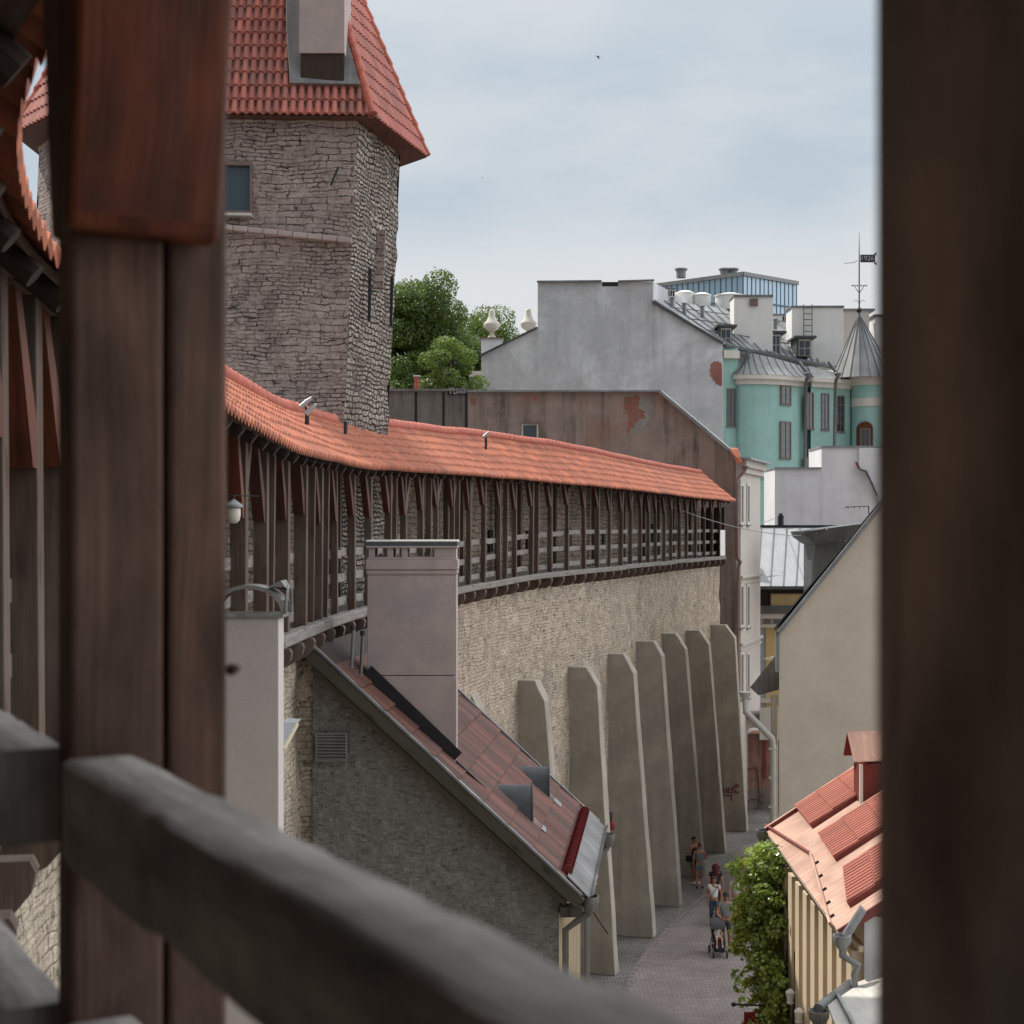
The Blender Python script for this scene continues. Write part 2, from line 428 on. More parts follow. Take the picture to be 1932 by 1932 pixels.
M['lead'] = m_metal('lead_flashing', (.17, .165, .165), .6, .45, metal=.1)
M['pipe'] = m_metal('grey_gutter_metal', (.20, .20, .20), .45, .15)
M['redroof'] = m_metal('terracotta_painted_sheet', (.43, .265, .205), .6, .24, metal=0., streak=.3)
M['redpaint'] = m_plain('dark_red_paint', (.17, .035, .03), .15, 4, .5)
M['glossred'] = m_plain('glazed_dark_red', (.14, .012, .014), .2, 6, .25, spec=.6)
M['iron'] = m_plain('black_iron', (.018, .018, .02), .2, 8, .55)
M['brownpipe'] = m_plain('brown_pipe', (.20, .13, .105), .15, 5, .5)
M['whitepaint'] = m_plain('white_paint', (.70, .69, .66), .06, 4, .6)
M['offwhite'] = m_plain('cream_grey_paint', (.47, .455, .41), .08, 4, .5)
M['green_board'] = m_wood('olive_board', (.085, .08, .056), (.06, .057, .042), dark=.5)
M['dark'] = m_plain('dark_opening', (.012, .012, .012), .2, 4)
M['glass'] = m_glass('window_glass')
M['glass_blue'] = m_glass('blue_curtain_glass', (.30, .45, .58), .25)
M['glass_tower'] = m_glass('tower_window_glass', (.035, .06, .085), .2)
M['winframe'] = m_plain('window_frame_brown', (.16, .12, .10), .1, 4, .6)
M['winwhite'] = m_plain('window_frame_pale', (.5, .49, .46), .1, 4, .6)
M['chimney_white'] = m_plaster('white_chimney_render', (.74, .73, .71), (.5, .47, .43), .25, blotch=.05)
M['sheet_white'] = m_metal('pale_painted_sheet', (.47, .455, .42), .6, .08, metal=0., streak=.15)
M['frame_blue'] = m_plain('blue_grey_mullion', (.10, .15, .20), .1, 4)
M['bare_render'] = m_plaster('bare_grey_render', (.27, .24, .22), (.15, .13, .12), .5, blotch=.2)
M['soffit'] = m_wood('dark_soffit', (.13, .062, .048), (.085, .042, .034))
M['pane_dull'] = m_plain('dull_window_pane', (.15, .13, .12), .15, 2, .3, spec=.6)
M['chrome'] = m_plain('dull_metal', (.33, .33, .33), .1, 5, .45, .3)
M['vent_sheet'] = m_plain('dark_vent_sheet', (.060, .065, .068), .25, 5, .55, spec=.3)
M['graffiti'] = m_plain('red_spray_paint', (.17, .035, .06), .2, 6)
M['graffiti_dark'] = m_plain('dark_spray_paint', (.09, .04, .04), .2, 6)
M['graffiti_white'] = m_plain('pale_spray_paint', (.42, .40, .41), .1, 6)
M['signred'] = m_plain('sign_red', (.20, .012, .018), .1, 4, .5)
M['lampglass'] = m_plain('frosted_lamp_glass', (.62, .60, .52), .05, 4, .35)
M['concrete_cap'] = m_plain('lichened_concrete', (.21, .205, .19), .35, 9, .9, bump=.4)
# ================================================================== wall-walk curve
RP = [(2.6, -3.2), (2.0, -1.6), (1.3, -.2), (.43, 1.08), (-.60, 2.46), (-1.2, 3.5), (-1.74, 4.5), (-2.1, 5.5), (-2.4, 6.8), (-2.57, 8.2), (-2.68, 10), (-2.78, 12.5),
      (-2.85, 15), (-2.87, 18), (-2.85, 20.3), (-2.82, 22.5), (-2.72, 25), (-2.48, 28), (-1.98, 32), (-1.25, 36.5), (-.48, 40), (.45, 43.5),
      (1.72, 47.2), (3.1, 51.4), (4.4, 55.8), (5.75, 60.5), (7.15, 65.1), (8.75, 69.7), (9.5, 71.8)]
def _spline(pts, n=30):
    out = []
    p = [pts[0]] + pts + [pts[-1]]
    for i in range(1, len(p) - 2):
        a, b, c, d = [np.array(q, float) for q in p[i - 1:i + 3]]
        for k in range(n):
            t = k / n
            out.append(.5 * ((2 * b) + (-a + c) * t + (2 * a - 5 * b + 4 * c - d) * t * t + (-a + 3 * b - 3 * c + d) * t ** 3))
    out.append(np.array(pts[-1], float))
    return np.array(out)
_rc = _spline(RP)
_rs = np.concatenate([[0], np.cumsum(np.linalg.norm(np.diff(_rc, axis=0), axis=1))])
SMAX = float(_rs[-1])
def RC(s, off=0.0):
    s = min(max(s, 0), SMAX)
    x = np.interp(s, _rs, _rc[:, 0]); y = np.interp(s, _rs, _rc[:, 1])
    e = .25
    a = np.array([np.interp(max(s - e, 0), _rs, _rc[:, 0]), np.interp(max(s - e, 0), _rs, _rc[:, 1])])
    b = np.array([np.interp(min(s + e, SMAX), _rs, _rc[:, 0]), np.interp(min(s + e, SMAX), _rs, _rc[:, 1])])
    t = (b - a) / np.linalg.norm(b - a)
    return Vector((x + t[1] * off, y - t[0] * off, 0)), Vector((t[0], t[1], 0)), Vector((t[1], -t[0], 0))
_yy = np.linspace(0, SMAX, 2000); _yv = np.array([RC(s)[0].y for s in _yy])
def SY(y): return float(np.interp(y, _yv, _yy))
def tab(y, T):
    return float(np.interp(y, [a for a, _ in T], [b for _, b in T]))
def deckz(y): return EYE + tab(y, [(0, -1.30), (7, -1.25), (20, -1.27), (28, -1.31), (36, -1.31), (40, -1.27), (44, -1.21), (48, -1.18), (72, -1.18)])
def railh(y): return tab(y, [(0, .975), (36, .99), (48, 1.17), (72, 1.2)])
def eavez(y): return EYE + tab(y, [(0, 1.38), (4.5, 1.36), (7.5, 1.24), (11, 1.12), (14, 1.03), (18, .93), (25, 1.0), (30, 1.12), (35, 1.24), (42, 1.34), (55, 1.34), (72, 1.30)]) + .018 * noise.noise((y * .55, 3, 0))
def ridgez(y): return EYE + tab(y, [(0, 2.45), (7, 2.35), (14, 2.1), (21, 2.0), (25, 1.93), (29, 1.99), (34, 2.22), (42, 2.52), (48, 2.60), (72, 2.57)]) + .02 * noise.noise((y * .4, 9, 0))
def plz(y): return ridgez(y) + (eavez(y) - ridgez(y)) * (.95 / (.95 + eoff(y))) - .10
def eoff(y): return tab(y, [(0, .36), (9, .36), (30, .38), (45, .45), (72, .6)])
RO = -.95
def roofpt(s, t, lift=0.0):
    """t 0 at ridge, 1 at eave"""
    p, tn, n = RC(s); y = p.y
    o = RO + (eoff(y) - RO) * t
    z = ridgez(y) + (eavez(y) - ridgez(y)) * t + .02 * noise.noise((s * .35, t * 2, 5))
    return Vector((p.x + n.x * o, p.y + n.y * o, z + lift))

S_R = SY(1.08); S_L = SY(2.46)

# ------------------------------------------------------------------ city wall
cw = thing('city_wall', 'tall weathered limestone town wall curving away below the timber gallery, buttresses leaning on it', 'wall', (RC(SY(40), -.8)[0]))
mb = MB()
NS, NZ = 170, 22
def wallpt(i, j):
    s = SMAX * i / NS; z0 = deckz(RC(s)[0].y) - .12
    f = j / NZ; z = z0 * f
    o = -.14 + .10 * (1 - f) + .07 * noise.noise((s * .8, z * 1.1, 0)) + .05 * noise.noise((s * 2.7, z * 3.1, 4))
    p = RC(s, o)[0]; return (p.x, p.y, z)
mb.grid(wallpt, NS, NZ, lambda i, j: (SMAX * i / NS, 12 * j / NZ))
mb.build('wall', M['wall'], cw, smooth=True, angle=80)
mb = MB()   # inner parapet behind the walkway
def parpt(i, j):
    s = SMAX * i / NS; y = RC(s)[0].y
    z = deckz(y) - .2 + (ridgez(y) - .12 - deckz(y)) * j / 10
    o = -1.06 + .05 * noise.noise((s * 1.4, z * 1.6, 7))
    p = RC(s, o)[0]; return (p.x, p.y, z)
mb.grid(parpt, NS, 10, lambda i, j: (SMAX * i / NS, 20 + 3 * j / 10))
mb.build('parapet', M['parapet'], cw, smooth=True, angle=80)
mb = MB()   # back of the wall
def backpt(i, j):
    s = SMAX * i / 80; y = RC(s)[0].y; p = RC(s, -1.75)[0]
    return (p.x, p.y, (ridgez(y) - .12) * j)
mb.grid(backpt, 80, 1)
mb.grid(lambda i, j: tuple(RC(SMAX * i / 80, -1.75 + .69 * j)[0].xy) + (ridgez(RC(SMAX * i / 80)[0].y) - .13,), 80, 1)
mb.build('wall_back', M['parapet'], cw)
# slits in the parapet
for yy, w, h in ((37.2, .35, .6), (40.5, .45, .9), (43.3, .3, .6), (46.4, .3, .55), (50.5, .3, .6), (55, .3, .6), (59.5, .4, .9), (63.5, .4, .8), (67.5, .4, .8), (21, .3, .5), (30, .3, .55)):
    s = SY(yy); p, t, n = RC(s, -1.03); z = deckz(p.y) + .62
    m_ = MB(); m_.obox(p - t * w / 2 - n * .12 + Vector((0, 0, z)), t * w, n * .16, Vector((0, 0, h)))
    m_.build('loophole', M['dark'], cw)

# ------------------------------------------------------------------ covered gallery
ga = thing('covered_gallery', 'long timber gallery with many posts and wavy red tiled roof atop the town wall', 'gallery', (RC(SY(40))[0] + Vector((0, 0, deckz(40)))))
# tiles
def tiles_curve(cwid=.205, sub=5, courses=6, s0=0.0, s1=SMAX):
    mb = MB(); ncol = int((s1 - s0) / cwid); nu = ncol * sub
    prof = [.028 * math.cos(2 * math.pi * k / sub) for k in range(sub)]
    for c in range(courses):
        ta, tb = c / courses, (c + 1) / courses + .022
        A = []; B = []; D = []
        for i in range(nu + 1):
            s = s0 + (s1 - s0) * i / nu
            w = prof[i % sub]
            jit = .006 * noise.noise((s * 3.1, c * 7.7, 0))
            A.append(roofpt(s, ta, w + .012)); B.append(roofpt(s, tb, w + .056 + jit * 2.2)); D.append(roofpt(s, tb - .012, w - .004))
        for i in range(nu):
            u0, u1 = i / sub, (i + 1) / sub
            if i % sub == sub - 1: u1 = u0 + .999 / sub
            mb.face([A[i], A[i + 1], B[i + 1], B[i]], [(u0, c + .02), (u1, c + .02), (u1, c + .98), (u0, c + .98)])
            mb.face([B[i], B[i + 1], D[i + 1], D[i]], [(u0, c + .5), (u1, c + .5), (u1, c + .52), (u0, c + .52)])
    return mb
tiles_curve().build('roof', M['tile'], ga, smooth=True, angle=50)
mb = MB()   # boarding under the tiles
mb.grid(lambda i, j: roofpt(SMAX * i / 150, j * .93 / 6, -.07), 150, 6, lambda i, j: (j * .25, SMAX * i / 150))
mb.grid(lambda i, j: roofpt(SMAX * i / 150, .93, -.03 - .06 * j), 150, 1, lambda i, j: (j * .1, SMAX * i / 150))
mb.grid(lambda i, j: roofpt(SMAX * i / 150, .93 - j * .93 / 6, -.09), 150, 6, lambda i, j: (j * 1.5, SMAX * i / 150))
mb.build('roof_boarding', M['wood'], ga)
mb = MB()   # inner slope
def inner(i, j):
    s = SMAX * i / 100; p, t, n = RC(s, RO - .95 * j); return (p.x, p.y, ridgez(p.y) - .02 - .75 * j)
mb.grid(inner, 100, 1, lambda i, j: (i * 3, j * 4)); mb.build('inner_roof_slope', M['tile'], ga)
# ridge tiles, broken where the tower stands
def ridge_run(y0, y1):
    s0, s1 = SY(y0), SY(y1); n = max(4, int((s1 - s0) / .09)); mb = MB()
    path = []; rs = []
    for i in range(n + 1):
        s = s0 + (s1 - s0) * i / n; path.append(roofpt(s, .0, .045)); rs.append(.10 + .022 * ((i % 4) / 3.0))
    mb.tube(path, rs, 10); mb.build('ridge_tiles', M['ridge'], ga, smooth=True, angle=70)
ridge_run(.5, 29.2); ridge_run(33.4, 40); ridge_run(40.1, 71.5)
# posts, braces
def post_at(s, w=.19):
    p, t, n = RC(s); return p, t, n, deckz(p.y), plz(p.y) - .16
spost = []
spost += [SY(7.75), SY(9.2)]
s = S_L + 1.72
while s < SMAX - .2:
    spost.append(s + random.uniform(-.12, .12)); s += (1.5 if s < 9 else 1.62) + random.uniform(-.12, .12)
for k, s in enumerate(spost):
    p, t, n, z0, z1 = post_at(s)
    w = random.uniform(.10, .125) if p.y > 24 else random.uniform(.14, .17)
    lean = t * random.uniform(-.05, .05) + n * random.uniform(-.02, .02)
    o = p - t * w / 2 - n * w / 2 + Vector((0, 0, z0 - .05))
    MB().obox(o, t * w, n * w, Vector((lean.x, lean.y, z1 - z0 + .05)), 2).build('post', M['wood'], ga, bevel=.008)
    hb = random.uniform(.74, .92)
    for sg in (-1, 1):
        if sg == 1 and (random.random() < .55 or p.y < 12): continue
        bw = w * (.85 if sg < 0 else .5)
        q = p + t * sg * (w / 2) - n * (bw / 2)
        ln = random.uniform(.34, .5)
        pr = [(0, z1 - hb), (.10, z1 - hb), (ln + .09, z1 - .02), (ln - .04, z1 - .02), (0, z1 - hb + .22)]
        MB().prism([q + t * sg * a + Vector((0, 0, z - 0)) for a, z in pr], n * bw).build('brace', (M['wood_red'] if p.y < 17.5 else M['wood_red2']) if sg < 0 else M['wood'], ga)
    if p.y > 10 and random.random() < .5:    # inner row of uprights against the parapet
        q = p + t * random.uniform(-.5, .5) - n * .93; iw = random.uniform(.11, .17)
        MB().obox(q + Vector((0, 0, z0)), t * iw, n * .12, Vector((0, 0, z1 - z0 + .4)), 2).build('inner_post', M['wood'], ga)
    if random.random() < (.4 if 12 < p.y < 30 else .2) and p.y > 12:   # a second, slimmer upright nailed beside a post
        q = p + t * random.uniform(.35, .8) - n * .05
        MB().obox(q + Vector((0, 0, z0)), t * .10, n * .12, Vector((.03, .0, z1 - z0)), 2).build('stud', M['wood'], ga, bevel=.006)
# wall plate along the post heads
def run_pieces(name, mat, s0, s1, step, off, zfun, th, h, jitter=.0, bevel=.01):
    s = s0
    while s < s1 - .3:
        e = min(s + step * random.uniform(.9, 1.1), s1)
        a, t0, n0 = RC(s, off); b, t1, n1 = RC(e, off)
        m_ = MB(); k = max(2, int((e - s) / .9)); jz = random.uniform(-jitter, jitter)
        for i in range(k):
            u, v = s + (e - s) * i / k, s + (e - s) * (i + 1) / k
            pa, _, na = RC(u, off); pb, _, nb = RC(v, off)
            pa.z = zfun(pa.y) + jz; pb.z = zfun(pb.y) + jz
            m_.bar(pa, pb + (pb - pa) * .004, th, h)
        m_.build(name, mat, ga, bevel=bevel)
        s = e + .015
run_pieces('wall_plate', M['wood'], S_L + .3, SMAX, 5.2, 0.0, lambda y: plz(y) - .08, .18, .16)
for hh in (.0, -.40, -.80):
    run_pieces('rail', M['wood_grey'], S_L + 1.8, SMAX, 3.6, -.10, lambda y, hh=hh: deckz(y) + railh(y) - .06 + hh * railh(y), .055, .135, .02)
run_pieces('deck_edge', M['wood_grey'], S_L - 3, SMAX, 3.0, .10, lambda y: deckz(y) - .07, .16, .15, .012, .02)
mb = MB(); mb.grid(lambda i, j: tuple(RC(SMAX * i / 150, -1.1 + 1.12 * j)[0].xy) + (deckz(RC(SMAX * i / 150)[0].y) - .03,), 150, 1, lambda i, j: (SMAX * i / 150, j)); mb.build('deck', M['wood_grey'], ga)
# rounded joist ends below the deck
s = S_L + .6
while s < SMAX - .1:
    p, t, n = RC(s); z = deckz(p.y) - .15
    if p.y < 9.5: p = p + n * .12
    pr = [(-.45, 0), (.22, 0), (.245, -.05), (.225, -.14), (.15, -.23), (.04, -.29), (-.45, -.31)]
    w = .15
    mb = MB(); mb.prism([p - t * w / 2 + n * a + Vector((0, 0, z + b)) for a, b in pr], t * w)
    mb.build('joist_end', M['wood'], ga)
    s += 1.02 if p.y < 36 else 1.12
# rafters
s = S_L + .5
while s < SMAX:
    a, b = roofpt(s, .45, -.155), roofpt(s, .945, -.155)
    MB().tube([a, b], .062, 8).build('rafter', M['wood_dark'], ga, smooth=True)
    s += .78 if RC(s)[0].y < 30 else 1.0
# end boards
p, t, n = RC(SMAX)
mb = MB(); z0 = deckz(p.y)
for k in range(7):
    q = p + n * (-1.0 + .155 * k) + t * .02
    mb.obox(q + Vector((0, 0, z0)), n * .15, t * .03, Vector((0, 0, 2.2)), 2)
mb.build('end_boards', M['wood_dark'], ga)
bd = MB(); q0 = RC(SMAX - 1.05)
bd.obox(q0[0] + q0[2] * .11 + Vector((0, 0, deckz(71) + .03)), q0[1] * 1.0, q0[2] * .03, Vector((0, 0, 1.15)))
tag(bd.build('notice_board', M['whitepaint']), 'white panel fixed to the railing at the far end of the timber gallery', 'panel')

# ------------------------------------------------------------------ the bay right in front of the camera
nf = thing('gallery_railing', 'dark out-of-focus posts, stained knee brace and thick grey handrail close to the viewer', 'railing', (-.5, 2.3, deckz(2)))
et = Vector((.488, -.873, 0)); er = Vector((.873, .488, 0)); Z = Vector((0, 0, 1))
fc = Vector((-.54, 2.35, 0))
zb, zt = deckz(2) - .1, EYE + 1.62
mb = MB()
a = fc - er * .112
mb.obox(a - et * .08 + Z * zb, er * .139, et * .08, Z * (zt - zb), 2)
b_ = fc - er * .128 + er * .163
mb.obox(b_ - et * .11 + Z * zb, er * .093, et * .103, Z * (zt - zb), 2)
mb.obox(a + er * .134 - et * .09 + Z * zb, er * .02, et * .05, Z * (zt - zb), 2)
mb.build('post', M['wood_near'], nf, bevel=.012)
pr = [(0, .425), (.045, .425), (.055, .45), (.26, 1.6), (.06, 1.6), (0, .80)]
MB().prism([fc - er * .128 + et * (q + .002) + Z * (EYE + z) for q, z in pr], er * .225).build('brace', M['wood_brace'], nf, bevel=.01)
bc = fc - et * .09
pr = [(0, .44), (.05, .44), (.24, 1.6), (.12, 1.6), (0, .80)]
MB().prism([bc - er * .108 - et * q + Z * (EYE + z) for q, z in pr], er * .15).build('brace', M['wood_near'], nf, bevel=.01)
# handrails butt into the posts
def rail(p0, p1, ztop, w=.108, h=.140):
    p0 = Vector((p0[0], p0[1], EYE + ztop - h / 2)); p1 = Vector((p1[0], p1[1], EYE + ztop - h / 2))
    mb = MB(); d = (p1 - p0); n_ = 26; L = d.length; dn = d.normalized(); sd = dn.cross(Z); ring = []
    for i in range(n_ + 1):
        q = p0 + d * i / n_; r = []
        for (u, v) in ((-.5, -.5), (-.5, .44), (-.40, .5), (.40, .5), (.5, .44), (.5, -.5)):
            j = 1 + .05 * noise.noise((i * .35, u * 5, v * 5))
            r.append(q + sd * u * w * j + Z * (v * h * j + .006 * noise.noise((i * .8, u * 3, 2))))
        ring.append(r)
    for i in range(n_):
        for k in range(6):
            k2 = (k + 1) % 6
            mb.face([ring[i][k], ring[i][k2], ring[i + 1][k2], ring[i + 1][k]], [(k * .07, L * i / n_), (k * .07 + .07, L * i / n_), (k * .07 + .07, L * (i + 1) / n_), (k * .07, L * (i + 1) / n_)])
    mb.face(ring[0]); mb.face(list(reversed(ring[-1])))
    return mb.build('handrail', M['rail_near'], nf, smooth=True, angle=50)
rail((-.588, 2.272), (.16, .86), -.325)
rail((-.588, 2.272), (.16, .86), -.70)
pn, tn_, nn_ = RC(S_L + 1.72, -.06)
rail((-.700, 2.335), (-1.40, 3.67), -.322)
rail((-.700, 2.335), (-1.40, 3.67), -.70)
# right-hand post
c0 = Vector((.2565, 1.14, 0))
mb = MB(); mb.obox(c0 + Z * zb, er * .25, et * .30, Z * (zt - zb), 2); mb.build('post', M['wood_shade'], nf, bevel=.012)
MB().prism([P(424, 1250, 2.37), P(446, 1252, 2.37), P(441, 1264, 2.37), P(424, 1276, 2.37)], et * .03).build('peg', M['wood_near'], nf, bevel=.006)

# lantern hanging on a wire between the gallery posts
lt = thing('wall_lantern', 'small jar-shaped lantern hanging by the gallery posts next to the near timber post', 'lantern', P(440, 950, 14.5))
def lan():
    c = P(441, 948, 13.6)
    MB().lathe([(.005, .03), (.075, -.02), (.08, -.04), (.06, -.05)], c, 14).build('lamp_cap', M['zinc'], lt, smooth=True)
    MB().lathe([(.058, -.052), (.06, -.10), (.052, -.15), (.03, -.175), (.004, -.18)], c, 14).build('lamp_glass', M['lampglass'], lt, smooth=True)
    MB().tube([c + Vector((0, 0, .03)), c + Vector((0, .0, .06))], .008).build('hook', M['iron'], lt)
    MB().tube([c + Vector((-.25, .05, .055)), c + Vector((0, 0, .06)), c + Vector((.2, .1, .055))], .005, 6).build('wire', M['iron'], lt)
lan()

# ------------------------------------------------------------------ tower
tw = thing('stone_tower', 'massive limestone defence tower with steep red tiled roof rising behind the gallery', 'tower', (-6, 32, 0))
def lean(z): return (z - (EYE + 2)) * .046
TB = [(-3.12, 29.5), (-2.52, 32.2), (-4.6, 35.6), (-9.2, 36.5), (-9.62, 31.5), (-8.26, 29.25)]   # A B F E D C
ZE = EYE + 7.62
def tower_face(a, b, mat, name='wall', nu=30, nz=110, rough=.05, u0=0.):
    a = Vector((*a, 0)); b = Vector((*b, 0)); d = b - a; L = d.length
    n = Vector((d.y, -d.x, 0)).normalized()
    mb = MB()
    def f(i, j):
        z = ZE * j / nz; p = a + d * i / nu
        e = 0 if i in (0, nu) else 1
        r = rough * (noise.noise((p.x * 1.7 + 3, p.y * 1.7, z * 2.4)) + .6 * noise.noise((p.x * 4.5, p.y * 4.5, z * 7)))
        if not e: n2 = Vector((p.x + 6, p.y - 33, 0)).normalized()
        else: n2 = n
        return (p.x + n2.x * r + lean(z), p.y + n2.y * r, z)
    mb.grid(f, nu, nz, lambda i, j: (u0 + L * i / nu, ZE * j / nz))
    return mb
A_, B_, F_, E_, D_, C_ = TB
tower_face(C_, A_, M['tower']).build('wall', M['tower'], tw, smooth=True, angle=80)
tower_face(A_, B_, M['tower2'], rough=.07, nu=22, u0=9).build('wall', M['tower2'], tw, smooth=True, angle=80)
tower_face(D_, C_, M['tower'], u0=20, nu=12).build('wall', M['tower'], tw, smooth=True, angle=80)
mb = MB()
for a, b in ((B_, F_), (F_, E_), (E_, D_)):
    mb.face([(a[0] + lean(0), a[1], 0), (b[0] + lean(0), b[1], 0), (b[0] + lean(ZE), b[1], ZE), (a[0] + lean(ZE), a[1], ZE)])
mb.build('wall', M['tower2'], tw)
# roof planes
Ap, Bp = Vector((-2.56, 29.15, ZE - .02)), Vector((-1.74, 32.4, ZE - .02))
Cp, Dp = Vector((-8.27, 28.9, ZE - .02)), Vector((-9.58, 30.55, ZE - .02))
Fp, Ep = Vector((-4.4, 36.2, ZE)), Vector((-9.6, 36.9, ZE))
X1, X2 = Vector((-4.55, 32.2, EYE + 14.3)), Vector((-6.5, 32.1, EYE + 14.3))
def tile_face(mb, E0, E1, T0, T1, cwid, ch, sub, amp, lift=.03, tmax=1.0, off=0.0):
    """quad roof face: eave E0-E1, top T0-T1; tile columns run straight up the slope"""
    U = (E1 - E0); L = U.length; U.normalize()
    mid = (T0 + T1) / 2 - E0; V = mid - U * mid.dot(U); H = V.length; V.normalize(); N = U.cross(V); N.normalize()
    l1, r1 = (T0 - E0).dot(U), (T1 - E0).dot(U)
    rows = int(H * tmax / ch)
    for k in range(rows):
        va, vb = k * ch, (k + 1) * ch * 1.0 + ch * .06
        fa, fb = va / H, min(1, vb / H)
        la, ra = l1 * fa, L + (r1 - L) * fa
        lb, rb = l1 * fb, L + (r1 - L) * fb
        du = cwid / sub; i0 = math.ceil(min(la, lb) / du); i1 = math.floor(max(ra, rb) / du)
        pts = []
        for i in range(i0, i1 + 1):
            u = i * du
            ph = (i % sub) / sub
            pp = min(ph, 1 - ph) / .36; w = amp * ((math.sqrt(max(0, 1 - pp * pp)) * 1.3 - .3) if pp < 1 else -.3 - .1 * (ph == .5))
            jit = .004 * noise.noise((u * 2.0, k * 5.3, 1))
            ub = min(max(u, la), ra); ut = min(max(u, lb), rb)
            lo = E0 + U * ub + V * va + N * (w + lift + jit); hi = E0 + U * ut + V * vb + N * (w * .8 + .004)
            bt = E0 + U * ub + V * (va + .004) + N * (w * .8 - .012)
            pts.append((lo, hi, bt, u / cwid + .5))
        for (a, b, c, u0), (a2, b2, c2, u1) in zip(pts, pts[1:]):
            uu = math.floor((u0 + u1) / 2) + off
            mb.face([a, a2, b2, b], [(uu + .3, k + .1), (uu + .7, k + .1), (uu + .7, k + .9), (uu + .3, k + .9)])
            mb.face([c, c2, a2, a], [(uu + .3, k + .1), (uu + .7, k + .1), (uu + .7, k + .2), (uu + .3, k + .2)])
    return N
mb = MB(); NF = tile_face(mb, Cp, Ap, X2, X1, .152, .315, 8, .056, tmax=.75); mb.build('roof', M['tile_tower'], tw, smooth=True, angle=45)
mb = MB(); NR = tile_face(mb, Ap, Bp, X1, X1, .17, .36, 6, .028, tmax=.8, off=300); mb.build('roof', M['tile_tower'], tw, smooth=True, angle=45)
mb = MB(); tile_face(mb, Dp, Cp, X2, X2, .18, .36, 5, .03, tmax=.8, off=600); mb.build('roof', M['tile_tower'], tw, smooth=True, angle=45)
mb = MB(); mb.face([Cp, Ap, X1, X2]); mb.face([Ap, Bp, X1]); mb.face([Dp, Cp, X2]); mb.face([Bp, Fp, X1]); mb.face([Fp, Ep, X2, X1]); mb.face([Ep, Dp, X2])
dz = Vector((0, 0, -.012))
mb.face([Ap + dz, Bp + dz, Fp + dz, Ep + dz, Dp + dz, Cp + dz]); mb.build('roof_boarding', M['soffit'], tw)
def hip(p0, p1, fr=.8):
    n = int((p1 - p0).length * fr / .055); path = []; rs = []
    for i in range(n):
        path.append(p0 + (p1 - p0) * (fr * i / n) + Vector((0, 0, .02))); rs.append(.098 - .026 * ((i % 6) / 5.0))
    mb = MB(); mb.tube(path, rs, 10); mb.build('hip_tiles', M['ridge'], tw, smooth=True, angle=35)
hip(Ap, X1); hip(Bp, X1); hip(Cp, X2); hip(Dp, X2)
# boxed chimney on the front slope
def on_front(x, y, lift=0.0):
    o = Vector((0, 0, EYE)); d = P(x, y, 10) - o
    t = (Ap - o).dot(NF) / d.dot(NF); return o + d * t + NF * lift
fl = [on_front(x, y) for x, y in ((548, 164), (679, 166), (650, 60), (640, -60), (540, -60), (541, 60))]
MB().prism([p - NF * .05 for p in fl], NF * .16).build('flashing', M['lead'], tw, bevel=.01)
b0 = on_front(566, 148, .0); b1 = on_front(649, 149, .0); dd = b0.y - .16
def cbox(x0, x1, ya, yb, dpt, mat, name, inset=0.):
    p0, p1 = P(x0, yb, dd + inset), P(x1, yb, dd + inset); h = (yb - ya) * dd / F
    mb = MB(); mb.obox(p0, p1 - p0, Vector((0, dpt, 0)), Vector((0, 0, h))); return mb.build(name, mat, tw, bevel=.008)
cbox(567, 649, 95, 152, 1.1, M['wood_dark'], 'chimney_base', .03)
cbox(564.5, 650, -160, 100, 1.2, M['pink'], 'chimney')
# window, string course, anchors, slits
def sub(parent, name, mb, mat, **k): return mb.build(name, mat, parent, **k)
wp0, wp1 = P(418, 402, 29.20), P(475, 403, 29.28)
wh = 98 * 29.2 / F; wl = (wp1 - wp0)
mb = MB(); ny = Vector((0, 1, 0))
for o, ax, az in ((wp0 - ny * .02, wl * .06, Z * wh), (wp0 + wl * .94 - ny * .02, wl * .06, Z * wh), (wp0 + wl * .06 - ny * .02, wl * .88, Z * .05), (wp0 + wl * .06 + Z * (wh - .07) - ny * .02, wl * .88, Z * .07)):
    mb.obox(o, ax, ny * .3, az)
wf = mb.build('window', M['winframe'], tw, bevel=.004)
mb = MB(); mb.obox(wp0 + ny * .10 + wl * .05, wl * .9, ny * .02, Z * wh); mb.build('pane', M['glass_tower'], wf)
MB().obox(wp0 - Z * .05 - ny * .07, wl, ny * .2, Z * .05).build('sill', M['winwhite'], wf, bevel=.004)
mb = MB()
for i in range(9):
    a = P(412 + i * 28, 428 + i * 3.0, 29.17 + .03 * i); b = P(412 + i * 28 + 27.4, 431 + i * 3.0, 29.2 + .03 * i)
    mb.bar(a, b, .16, .10)
mb.build('string_course', M['pink'], tw, bevel=.02)
MB().bar(P(638, 316, 29.2), P(624, 350, 29.2), .03, .035).build('iron_anchor', M['iron'], tw)
def on_right(x, y, off=-.06):
    q = PL(x, y, (A_[0] + lean(EYE + 5), A_[1]), (B_[0] + lean(EYE + 5), B_[1])); return q
for x, y0, y1 in ((687, 508, 606), (728.5, 522, 616)):
    a, b = on_right(x + 2, y0), on_right(x, y1); n_ = Vector((.97, -.22, 0)) * .10
    MB().bar(a + n_, b + n_, .06, .05).build('iron_anchor', M['iron'], tw)
a, b = on_right(710, 435), on_right(706, 545)
MB().bar(a + Vector((.08, -.02, 0)), b + Vector((.08, -.02, 0)), .2, .10).build('slit_surround', M['tower'], tw)
MB().bar(a + Vector((.135, -.03, 0)), b + Vector((.135, -.03, 0)), .08, .06).build('slit', M['dark'], tw)

